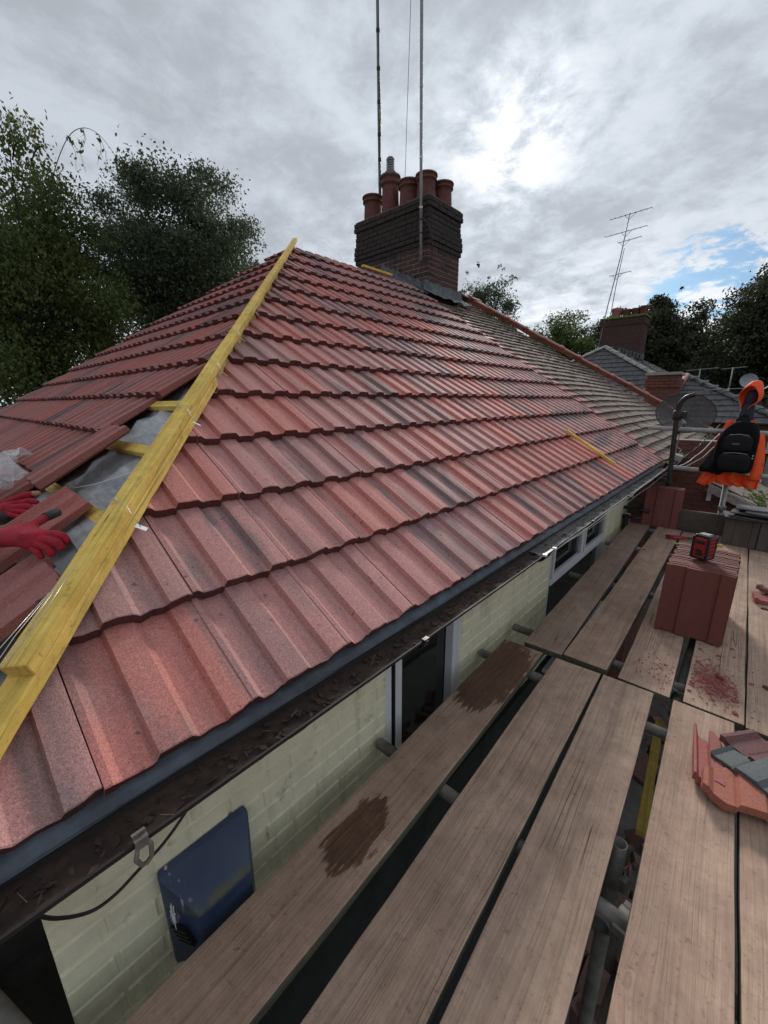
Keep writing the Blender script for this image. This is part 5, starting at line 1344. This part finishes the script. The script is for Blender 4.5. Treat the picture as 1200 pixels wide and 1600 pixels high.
# plastic film on the slope
vs = []; fs = []; nn = 26
rr = random.Random(4)
for j in range(nn+1):
    for i in range(nn+1):
        a, b = i/nn, j/nn
        u = -3.25+.72*a+.05*math.sin(b*7); v = .36+.30*b+.05*math.sin(a*6)
        w = .045+.035*math.sin(a*9+b*5)*math.sin(b*11)+.02*math.sin(a*23+b*17)+.05*b*math.exp(-((a-.45)/.25)**2)
        vs.append(HR @ Vector((u, v, w)))
fs = [(j*(nn+1)+i, j*(nn+1)+i+1, (j+1)*(nn+1)+i+1, (j+1)*(nn+1)+i) for j in range(nn) for i in range(nn)]
m = MB(); m.add(vs, fs, True); tag(m.build('plastic_film', M_FILM), 'crumpled clear plastic sheet on the tiles beside the gloved hand', 'plastic sheet')
# thin cord across the underlay
m = MB(); m.tube([HR @ Vector(p) for p in ((-2.3, .60, -.03), (-2.0, .72, -.045), (-1.75, .86, -.05), (-1.62, .93, -.02))], .0022, 6); tag(m.build('white_cord', M_TAGW), 'thin white cord across the underlay by the hip timber', 'cord')
m = MB(); m.add([HR @ Vector(p) for p in ((-1.70, .52, -.03), (-1.42, .50, -.045), (-1.50, .66, -.05), (-1.80, .66, -.05))], [(0, 1, 2, 3)]); o = m.build('felt_flap', M_FELT); s_ = o.modifiers.new('s', 'SOLIDIFY'); s_.thickness = .003; tag(o, 'lifted corner of grey underlay below the batten at the hip', 'underlay offcut')

#@@PART3@@

# ================================================================== buildings further off
def hip_house(name, apex, ridge_y, xl, xr, yf, ze, m_t, label, gauge=.30, tw=.30, limit=280, wallm=None):
    """hipped roof seen from its hip end; front hip plane at y=yf"""
    ax_, ay_, az_ = apex; h = empty(name, ((xl+xr)/2, yf, -5.4), label, 'house'); inv = Matrix.Translation((-(xl+xr)/2, -yf, 5.4))
    def hc(o): o.parent = h; o.matrix_parent_inverse = inv; return o
    yb = ridge_y+(ay_-yf)
    m = MB(); m.add([(xl, yf, ze), (xr, yf, ze), (xr, yb, ze), (xl, yb, ze), (ax_, ay_, az_), (ax_, ridge_y, az_)], [(0, 1, 4), (1, 2, 5, 4), (2, 3, 5), (3, 0, 4, 5), (3, 2, 1, 0)])
    rf = hc(m.build('roof', m_t))
    m = MB(); m.box(((xl+xr)/2, (yf+yb)/2, (-5.4+ze)/2-.02), (xr-xl-.6, yb-yf-.6, 5.4+ze-.04)); hc(m.build('wall', wallm or M_REDB))
    cells = []
    # planes: front (facing -y) and right (facing +x)
    for (o0, o1, ap, wdir) in (((xl, yf, ze), (xr, yf, ze), Vector((ax_, ay_, az_)), 'f'), ((xr, yf, ze), (xr, yb, ze), None, 'r')):
        o0 = Vector(o0); o1 = Vector(o1); U = (o1-o0); Lh = U.length; U.normalize()
        top = Vector((ax_, ay_, az_)) if wdir == 'f' else Vector((ax_, (ay_+ridge_y)/2, az_))
        Vd = top-o0; Vd -= U*Vd.dot(U); S = Vd.length; Vd.normalize(); N = U.cross(Vd)
        if wdir == 'f': l1, r1 = (ax_-xl)/S, (xr-ax_)/S
        else: l1, r1 = (ay_-yf)/S, (yb-ridge_y)/S
        k = 0
        while k*gauge < S-.1:
            v = k*gauge; u = v*l1+(0 if k % 2 else .0)
            umax = Lh-v*r1; u0 = math.floor(u/tw)*tw+(tw/2 if k % 2 else 0)
            while u0 < umax:
                a = max(u0, u); b = min(u0+tw-.008, umax)
                if b-a > .05:
                    P = o0+U*a+Vd*v
                    Mx = Matrix(((U.x, Vd.x, N.x, P.x), (U.y, Vd.y, N.y, P.y), (U.z, Vd.z, N.z, P.z), (0, 0, 0, 1)))
                    cells.append(((b-a)/tw, Mx @ Matrix.Translation((0, 0, rnd.uniform(0, .012))) @ Euler((rnd.uniform(-.01, .01), 0, 0)).to_matrix().to_4x4(), P.length))
                u0 += tw
            k += 1
    me = bpy.data.meshes.new('tile'); L_ = gauge*1.05
    me.from_pydata([(0, 0, .03), (tw, 0, .03), (tw, L_, .002), (0, L_, .002), (0, 0, -.01), (tw, 0, -.01)], [], [(0, 1, 2, 3), (4, 5, 1, 0), (4, 0, 3), (5, 2, 1)]); me.update(); me.materials.append(m_t)
    cells.sort(key=lambda c: c[2])
    for sx, Mx, _ in cells[:limit]:
        o = bpy.data.objects.new('tile', me); COL.objects.link(o); o.parent = rf; o.matrix_basis = Mx @ Matrix.Diagonal((sx, 1, 1, 1))
    if cells[limit:]:
        o = link('far_tiles', join_meshes([(me, Mx @ Matrix.Diagonal((sx, 1, 1, 1))) for sx, Mx, _ in cells[limit:]], 'far_tiles')); o.parent = rf; o['kind'] = 'stuff'
    return h, rf, hc
hB, rB, hcB = hip_house('hipped_house', (-5.42, 20, 2.2), 27, -10.2, -.62, 16.4, -.55, M_SLATE, 'house with dark hipped roof and big brick chimney beyond the red ridge')
ridge_run((-.62, 16.4, -.50), (-5.42, 20, 2.22), (0, 0, 1), rB, M_CEM, L=.45, r=.13, name='hip_tile')
ridge_run((-10.2, 16.4, -.50), (-5.42, 20, 2.22), (0, 0, 1), rB, M_CEM, L=.45, r=.13, name='hip_tile')
def stack(parent, x0, x1, y0, y1, z0, z1, m_brick, hc, capm=None):
    m = MB(); m.box(((x0+x1)/2, (y0+y1)/2, (z0+z1)/2), (x1-x0-.04, y1-y0-.04, z1-z0)); c = m.build('chimney', M_MORTD); c.parent = parent
    q = [brick_mesh(BR_L, BR_H, .05, .006, 400+s) for s in range(2)]
    for a in q: a.materials.append(m_brick)
    lst = []; r = 0; z = z1-BR_H/2
    while z > z0:
        of = .04 if r in (1, 2, 3) else 0
        for face in 'SEW':
            a0, a1 = (x0-of, x1+of) if face == 'S' else (y0-of+.05, y1+of)
            y = a0-((BR_L+MO)/2 if r % 2 else 0)
            while y < a1:
                p = max(y, a0); e = min(y+BR_L, a1); y += BR_L+MO
                if e-p < .03: continue
                D_ = Matrix.Diagonal((1, (e-p)/BR_L, 1, 1)); j_ = rnd.uniform(-.004, .006)
                if face == 'S': lst.append((q[rnd.randrange(2)], Matrix.Translation(((p+e)/2, y0-of+.025-j_, z)) @ Euler((0, 0, math.pi/2)).to_matrix().to_4x4() @ D_))
                elif face == 'E': lst.append((q[rnd.randrange(2)], Matrix.Translation((x1+of-.025+j_, (p+e)/2, z)) @ D_))
                else: lst.append((q[rnd.randrange(2)], Matrix.Translation((x0-of+.025-j_, (p+e)/2, z)) @ D_))
        z -= BR_H+MO; r += 1
    o = link('bricks', join_meshes(lst, 'bricks')); o.parent = c; o['kind'] = 'stuff'
    return c
cB = stack(hB, -6.55, -4.72, 23.0, 24.0, 1.3, 3.75, M_CHIM, hcB); cB.parent = hB; cB.matrix_parent_inverse = Matrix.Translation((5.41, -16.4, 5.4))
m = MB(); m.box((-5.63, 23.5, 3.80), (1.95, 1.12, .09)); o = m.build('mossy_cap', M_MOSS, cB, .02)
for i, (x, h_, r, mm) in enumerate(((-6.05, .46, .22, M_RIDGE), (-5.58, .36, .19, M_TERRA), (-5.22, .36, .19, M_TERRA), (-4.88, .42, .19, M_TERRA))):
    m = MB(); m.lathe([(r*.95, 0), (r*.88, h_*.7), (r*1.05, h_*.8), (r*1.05, h_), (r*.85, h_), (r*.8, h_*.5)], (x, 23.45, 3.83), 16); m.build('chimney_pot', mm, cB)
for i in range(7):
    x = -4.74-.0*i; yy = 22.95
    m = MB(); xx = -4.70+.0; z0_ = 2.2-.0
    m.box((-4.95-.16*i+.35, 22.97, 2.08-.0*i+.06*i-.1), (.20, .02, .22)); m.build('step_flashing', M_LEAD, cB)
# aerial on that chimney
am = empty('television_aerial', (-6.35, 23.0, 3.2), 'tall leaning television aerial with four arms on the distant chimney', 'television aerial')
MB().tube([(-.25, 0, -1.3), (.0, 0, 1.2), (.22, .2, 3.2), (.38, .2, 5.0)], .024, 8).build('mast_pole', M_GALV, am)
MB().tube([(.15, 0, .3), (.22, .1, 2.0), (.34, .2, 3.6)], .018, 8).build('stay_pole', M_GALV, am)
for (z, xa, xb, n) in ((4.95, -.45, 1.25, 9), (4.28, -.52, 1.15, 8), (3.9, .10, .98, 5), (2.55, .05, .75, 4)):
    xm = .38-(5-z)*.09; b = MB(); b.tube([(xm-.35+xa*.0+xa, .2, z-.03), (xb, .2, z+.03)], .014, 6)
    for i in range(n):
        x = xm-.35+xa+(xb-(xm-.35+xa))*i/(n-1); b.tube([(x, .08, z), (x, .32, z)], .006, 4)
    b.tube([(xm-.2, .2, z), (xm, .2, z-.22), (xm+.25, .2, z)], .011, 5); b.build('arm', M_GALV, am)
# smaller stacks and roof to the right
pr = empty('brick_pier_chimney', (-2.1, 13, -5.4), 'square red brick chimney stack with a flat pale cap in front of the dark roofs', 'chimney stack')
c = stack(pr, -2.40, -1.72, 13.0, 13.7, -5.3, .62, M_REDB, None); c.matrix_parent_inverse = Matrix.Translation((2.1, -13, 5.4))
m = MB(); m.box((-2.06, 13.35, .665), (.78, .80, .07)); m.build('cap', M_CEM, c, .01)
hC, rC, hcC = hip_house('slate_roofed_house', (-2.05, 17.2, .80), 22, -5.0, .55, 14.8, -.62, M_SLATE, 'lower dark-roofed house with one red ridge tile behind the satellite dish', limit=200)
ridge_run((.55, 14.8, -.58), (-2.05, 17.2, .82), (0, 0, 1), rC, M_SLATE, L=.45, r=.11, name='hip_tile')
m = MB(); m.tube([(-2.10, 15.9, .30), (-2.05, 17.2, .80)], .09, 8); hcC(m.build('red_ridge_tile', M_RIDGE))
for (x, y, z, w, lab) in ((-1.9, 19, 1.0, .9, 'left small aerial above the lower slate roof'), (-1.05, 20, 1.05, .7, 'middle small aerial above the lower slate roof'), (-.85, 16.2, .25, 1.3, 'long boom aerial low above the lower slate roof')):
    e = empty('television_aerial', (x, y, z-.9), lab, 'television aerial'); MB().tube([(0, 0, 0), (0, 0, 1.0)], .02, 6).build('mast_pole', M_GALV, e)
    b = MB(); b.tube([(-w*.45, 0, .95), (w*.55, 0, 1.0)], .012, 5)
    for i in range(7): b.tube([(-w*.45+w*i/6, -.15, .95+.05*i/6), (-w*.45+w*i/6, .15, .95+.05*i/6)], .007, 4)
    b.build('arm', M_GALV, e)
e = empty('small_dish', (-.52, 15.5, -.7), 'small grey satellite dish on a thin pole before the dark trees', 'satellite dish'); MB().tube([(0, 0, 0), (.08, 0, 1.15)], .022, 8).build('pole', M_GALV, e)
m = MB(); m.lathe([(0, 0), (.10, .01), (.19, .05), (.2, .06)], (0, 0, 0), 18); o = m.build('reflector', M_GALV, e); o.location = (.10, -.06, 1.2); o.rotation_euler = (R_(70), R_(20), 0)
e = empty('steel_pole', (.24, 9.0, -5.4), 'leaning grey steel pole with stay wires at the right edge', 'pole'); MB().tube([(-.03, 0, 3), (.02, 0, 5.2), (.14, 0, 6.0)], .05, 10).build('shaft', M_GALV, e); MB().tube([(.13, 0, 5.9), (-.55, .2, 5.35)], .008, 5).build('stay_wire', M_GALV, e); MB().tube([(.13, 0, 5.95), (-.25, .2, 5.6)], .008, 5).build('stay_wire', M_GALV, e)

# lean-to of the neighbour: brick wall with raking verge, mossy slates
ex = empty('brick_extension', (0, 7.0, -5.4), 'brick rear extension with a sloping mossy slate roof beyond the scaffold end', 'extension')
def ech(o): o.parent = ex; o.matrix_parent_inverse = Matrix.Translation((0, -7.0, 5.4)); return o
def topz(x): return -.53 if x < -.33 else -1.10-(x+.33)*.50
m = MB(); prof = [(-.86, -5.4), (1.9, -5.4), (1.9, topz(1.9)), (-.33, topz(-.329)), (-.33, -.53), (-.86, -.53)]
n = len(prof); vs = [(x, 7.03, z) for x, z in prof]+[(x, 7.25, z) for x, z in prof]
m.add(vs, [tuple(range(n)), tuple(range(2*n-1, n-1, -1))]+[(i, i+n, (i+1) % n+n, (i+1) % n) for i in range(n)]); ew = ech(m.build('wall', M_MORT))
eb = [brick_mesh(BR_L, BR_H, .05, .005, 500+s) for s in range(3)]
for q in eb: q.materials.append(M_REDB)
cells = []
for r in range(26):
    z = -.57-r*(BR_H+MO); y = -.86-((BR_L+MO)/2 if r % 2 else 0)
    while y < 1.9:
        p = max(y, -.86); q = min(y+BR_L, 1.9); y += BR_L+MO
        if p < -.33 < q and z > -1.15: q = -.33
        if q-p < .04 or z+BR_H/2 > topz((p+q)/2) or z+BR_H/2 > topz(q-.01): continue
        cells.append(((p+q)/2, q-p, z))
for i, (c_, L_, z) in enumerate(cells):
    if i > 285: break
    o = bpy.data.objects.new('brick', eb[rnd.randrange(3)]); COL.objects.link(o); o.parent = ew; o.matrix_basis = Matrix.Translation((c_, 7.03+.012+rnd.uniform(-.003, .003), z)) @ Euler((0, 0, math.pi/2)).to_matrix().to_4x4() @ Matrix.Diagonal((1, L_/BR_L, 1, 1))
# slates of the lean-to
SLP = math.atan(.5); me = bpy.data.meshes.new('slate'); me.from_pydata([(0, 0, .012), (.25, 0, .012), (.25, .30, .0), (0, .30, .0), (0, 0, 0), (.25, 0, 0)], [], [(0, 1, 2, 3), (4, 5, 1, 0), (4, 0, 3), (5, 2, 1)]); me.materials.append(M_OLD)
rf = MB(); rf.add([(-.33, 6.93, -1.085), (1.95, 6.93, -2.23), (1.95, 9.4, -2.23), (-.33, 9.4, -1.085)], [(0, 1, 2, 3)]); erf = ech(rf.build('roof', M_SLATE))
dn = Vector((math.cos(SLP), 0, -math.sin(SLP))); Nn = Vector((math.sin(SLP), 0, math.cos(SLP)))
for k in range(13):
    for j in range(10):
        P = Vector((-.33, 6.93, -1.085))-dn*(-.18*(k+1))+Vector((0, 1, 0))*(.253*(j)+(.12 if k % 2 else 0))+Nn*.01
        Vd = -dn; U = Vector((0, 1, 0)); Nx = U.cross(Vd)
        o = bpy.data.objects.new('slate', me); COL.objects.link(o); o.parent = erf
        o.matrix_basis = Matrix(((U.x, Vd.x, Nx.x, P.x), (U.y, Vd.y, Nx.y, P.y), (U.z, Vd.z, Nx.z, P.z), (0, 0, 0, 1))) @ Euler((rnd.uniform(-.02, .02), rnd.uniform(-.03, .03), 0)).to_matrix().to_4x4()
m = MB(); rr = random.Random(8)
for i in range(60):
    x = rr.uniform(.0, .5); y = rr.uniform(7.05, 8.2); z = -1.085-(x+.33)*.5+.02; m.box((x, y, z), (rr.uniform(.02, .07), rr.uniform(.02, .08), rr.uniform(.01, .035)), (0, SLP, rr.uniform(0, 3)))
o = ech(m.build('moss_clumps', M_MOSS)); o['kind'] = 'stuff'
m = MB(); m.box((.35, 6.90, -1.46), (1.55, .03, .10), (0, SLP*.93, 0)); ech(m.build('verge_board', M_CEM))
m = MB(); m.box((-.34, 7.0, -.95), (.05, .06, .75)); ech(m.build('corner_trim', M_WHITE))
MPAN = plain('pale_blue_roof_sheet', (.28, .33, .40), .4, 0, 6, .25, .002)
sh = empty('glass_shed', (.2, 10.5, -5.4), 'low building with a pale blue-grey sheet roof seen under the jacket', 'shed')
m = MB(); m.box((.4, 11.0, 3.70), (3.2, 2.6, .05), (R_(-10), 0, 0)); m.build('roof_sheet', MPAN, sh); m = MB(); m.box((.4, 10.9, 1.75), (3.0, 2.2, 3.4)); m.build('wall', M_REDB, sh)
for i in range(9): MB().box((-1.1+.37*i, 11.0, 3.745), (.03, 2.6, .03), (R_(-10), 0, 0)).build('glazing_bar', M_GALV, sh)
m = MB(); m.box((.55, 9.9, 3.72), (.9, .4, .4)); m.build('white_box', M_WHITE, sh, .01)

# ================================================================== trees
def leaf_quads(C_, size, rg, droop=.3, aspect=.55):
    N = len(C_); d = rg.normal(size=(N, 3)); d[:, 2] -= droop; d /= np.linalg.norm(d, axis=1)[:, None]
    r2 = rg.normal(size=(N, 3)); w = np.cross(d, r2); w /= np.linalg.norm(w, axis=1)[:, None]
    s = size*rg.uniform(.6, 1.35, N)[:, None]
    V_ = np.stack([C_-d*s*.5, C_+w*s*aspect*.5-d*s*.05, C_+d*s*.55, C_-w*s*aspect*.5-d*s*.05], 1).reshape(-1, 3)
    return V_, np.arange(N*4).reshape(-1, 4)
def tree(name, base, crown, radii, nclump, nleaf, size, m_, label, seed, cs=.24, flat=.7, droop=.3, group='trees behind the houses', trunk_r=.22, sweep=0, lobes=5, hollow=.35, twigs=0, cat='tree'):
    rg = np.random.default_rng(seed); rr = random.Random(seed); R3 = np.array(radii); Cc = np.array(crown)
    root = empty(name, base, label, cat, group); B0 = np.array(base)
    # lobed crown envelope
    lob = rg.normal(size=(lobes, 3)); lob /= np.linalg.norm(lob, axis=1)[:, None]; lob[:, 2] = lob[:, 2]*.6+.15
    lobc = lob*.48; lobr = rg.uniform(.42, .62, lobes)
    pts = []
    while len(pts) < nclump:
        k = rr.randrange(lobes+1)
        d = rg.normal(size=3); d /= np.linalg.norm(d); rad = (hollow+(1-hollow)*rr.random()**.45)
        if k == lobes: p = d*rad*.72
        else: p = lobc[k]+d*rad*lobr[k]
        pts.append(p)
    P_ = np.array(pts)*R3
    cl = []
    for p in P_:
        n = int(nleaf*rr.uniform(.5, 1.5)); s = R3.mean()*cs*rr.uniform(.5, 1.25)
        q = np.clip(rg.normal(size=(n, 3)), -1.9, 1.9)*np.array([s*.55, s*.55, s*.55*flat])
        if sweep: q[:, 2] += -np.abs(q[:, 0])*.35*sweep
        cl.append(p+q)
    tw = []
    for i in range(twigs):
        d = rg.normal(size=3); d[2] = abs(d[2])*.9+.1; d /= np.linalg.norm(d); p0 = d*R3*.9; L_ = rr.uniform(.5, 1.3)*R3.mean()*.22
        dd = d*np.array([1, 1, .8]); pp = [p0+dd*L_*s_-np.array([0, 0, .5])*L_*s_*s_ for s_ in np.linspace(0, 1, 6)]
        tw.append(pp); 
        for s_ in np.linspace(.2, 1, 16): cl.append((p0+dd*L_*s_-np.array([0, 0, .5])*L_*s_*s_+rg.normal(size=3)*.05)[None, :])
    C_ = np.concatenate(cl)+Cc-B0
    V_, Q_ = leaf_quads(C_, size, rg, droop)
    cr = link('crown', np_mesh('crown', V_, Q_), m_, root)
    t_ = MB(); c0 = Cc-B0
    top_ = c0+np.array([0, 0, R3[2]*.55]); tp = [np.array([0, 0, 0.]), np.array([.05, .05, .3])*1.0, c0*.5+rg.normal(size=3)*.15, c0+rg.normal(size=3)*.2, top_]
    t_.tube([tuple(x) for x in tp], [trunk_r*1.3, trunk_r, trunk_r*.8, trunk_r*.5, trunk_r*.12], 10); t_.build('trunk', M_BARK, root)
    b_ = MB()
    for p in P_[::max(1, nclump//45)]:
        s0 = c0*rr.uniform(.55, 1.0); s0 = np.array([s0[0]*.9, s0[1]*.9, min(s0[2], (p+c0)[2])*rr.uniform(.75, .98)]); e_ = p+c0; mid = (s0+e_)/2+np.array([0, 0, .25])
        b_.tube([tuple(s0), tuple(mid), tuple(e_)], [trunk_r*.28, trunk_r*.16, trunk_r*.04], 5, False)
    for pp in tw: b_.tube([tuple(x+c0) for x in pp], [.014]*5+[.006], 4, False)
    b_.build('branches', M_BARK, root)
    return root
GZ = -5.4
tree('birch_tree', (-15.4, 2.3, GZ), (-15.4, 2.3, 2.0), (3.2, 3.1, 5.2), 210, 480, .095, M_LEAFA, 'tall drooping birch at the left edge of the picture', 1, cs=.17, flat=1.0, hollow=.2, droop=1.2, twigs=16, lobes=7)
tree('birch_tree', (-18.6, 4.9, GZ), (-18.6, 4.9, -1.2), (3.0, 3.0, 4.0), 130, 400, .10, M_LEAFA, 'darker birch crown low between the two big left trees', 2, cs=.22, flat=1.0, droop=1.0, twigs=6)
tree('maple_tree', (-17.4, 7.8, GZ), (-17.4, 7.8, 4.7), (3.3, 3.5, 4.5), 235, 520, .10, M_LEAFB, 'rounded dark green tree standing behind the left roof slope', 3, cs=.20, droop=.3, twigs=10, lobes=7)
tree('maple_tree', (-24.5, 10.5, GZ), (-24.5, 10.5, -.5), (4.2, 4.2, 4.2), 110, 330, .14, M_LEAFB, 'lower tree between the birch and the rounded tree', 4)
tree('maple_tree', (-21.5, 14.2, GZ), (-21.5, 14.2, 6.0), (1.6, 1.6, 2.3), 40, 200, .12, M_LEAFB, 'thin tree top peeping over the apex of the roof', 5, twigs=8)
tree('birch_tree', (-14.2, 25.2, GZ), (-14.2, 25.2, 5.0), (2.4, 2.4, 3.4), 60, 260, .13, M_LEAFB, 'wispy tree just right of the big chimney', 6, cs=.20, droop=.6, twigs=26, hollow=.1)
tree('lime_tree', (-15.0, 42, GZ), (-15.0, 42, 4.6), (4.3, 4.3, 4.4), 120, 300, .19, M_LEAFC, 'light green round tree in the middle distance', 7, cs=.20)
tree('lime_tree', (-21, 44, GZ), (-21, 44, 1.2), (4.3, 4.3, 4.4), 60, 150, .30, M_LEAFC, 'lower light green tree beside the middle distance tree', 17, cs=.24)
tree('beech_tree', (-9.2, 49, GZ), (-9.2, 49, 3.6), (6.3, 6.0, 7.0), 380, 330, .24, M_LEAFD, 'dark spreading beech behind the distant chimney', 8, cs=.17, flat=.55, sweep=.8, twigs=12, lobes=8)
tree('beech_tree', (.8, 40, GZ), (.8, 40, 2.6), (7.2, 6.5, 8.0), 460, 340, .21, M_LEAFD, 'largest dark beech rising to the right edge', 9, cs=.16, flat=.5, sweep=.9, twigs=14, lobes=9)
tree('beech_tree', (-4.2, 52, GZ), (-4.2, 52, 2.0), (5.0, 5.0, 6.6), 200, 260, .28, M_LEAFD, 'beech filling the dip between the two dark beeches', 10, cs=.2, flat=.6, sweep=.6)
tree('beech_tree', (9, 36, GZ), (9, 36, 1.5), (6, 6, 7), 90, 170, .36, M_LEAFD, 'beech just outside the right edge', 11, cs=.22, flat=.6)
tree('shrub', (-3.2, 30, GZ), (-3.2, 30, -2.4), (5.5, 2.5, 3.6), 110, 170, .26, M_LEAFD, 'dark shrubbery under the beeches behind the lower slate roof', 12, cs=.2, trunk_r=.1)
tree('shrub', (3.0, 24, GZ), (3.0, 24, -3.0), (4.5, 2.5, 3.0), 90, 150, .22, M_LEAFD, 'dark shrubbery at the right behind the jacket', 13, cs=.2, trunk_r=.1)
wb = empty('whip_branch', (-13.6, 3.5, 6.0), 'long bare drooping shoot arching out of the top of the left birch', 'branch')
pp = [Vector((-.5, -.6, -1.6)), Vector((-.25, -.2, -.5)), Vector((0, .2, .3)), Vector((.1, .6, .65)), Vector((.15, 1.0, .62)), Vector((.2, 1.35, .2)), Vector((.2, 1.5, -.15))]
pp = [p*.8 for p in pp]; pq = spline(pp, 5); MB().tube(pq, [.011-.008*i/len(pq) for i in range(len(pq))], 6).build('stem', M_BARK, wb)
sm_ = MB(); cl = []
for i, p in enumerate(pp[2:]):
    for k in range(2):
        e_ = p+Vector((rnd.uniform(-.1, .1), rnd.uniform(-.15, .35), -rnd.uniform(.3, .8))); sm_.tube([p, (p+e_)/2+Vector((0, .08, .05)), e_], [.006, .005, .003], 4)
        for q in range(9): f_ = rnd.random(); cl.append(np.array(p.lerp(e_, f_))+np.random.default_rng(i*9+q).normal(size=3)*.03)
sm_.build('twigs', M_BARK, wb)
V_, Q_ = leaf_quads(np.array(cl), .10, np.random.default_rng(3), 1.2); link('leaves', np_mesh('leaves', V_, Q_), M_LEAFA, wb)
# far-off wood that closes the horizon
rg = np.random.default_rng(77); N_ = 26000; az = rg.uniform(-2.2, .9, N_); dd = rg.uniform(75, 120, N_)
hh = (3.5+2.5*np.sin(az*9)+1.6*np.sin(az*23+1)+1.0*np.sin(az*51))*rg.random(N_)**.6*1.0
C_ = np.stack([np.sin(az)*dd, np.cos(az)*dd, GZ+hh*1.6], 1); V_, Q_ = leaf_quads(C_, 1.3, rg, .2, .9)
tag(link('distant_woodland', np_mesh('wood', V_, Q_), M_LEAFD), 'far belt of dark woodland along the horizon', 'woodland', None, 'stuff')

SC.render.engine = 'CYCLES'
SC.cycles.max_bounces = 6; SC.cycles.transparent_max_bounces = 12
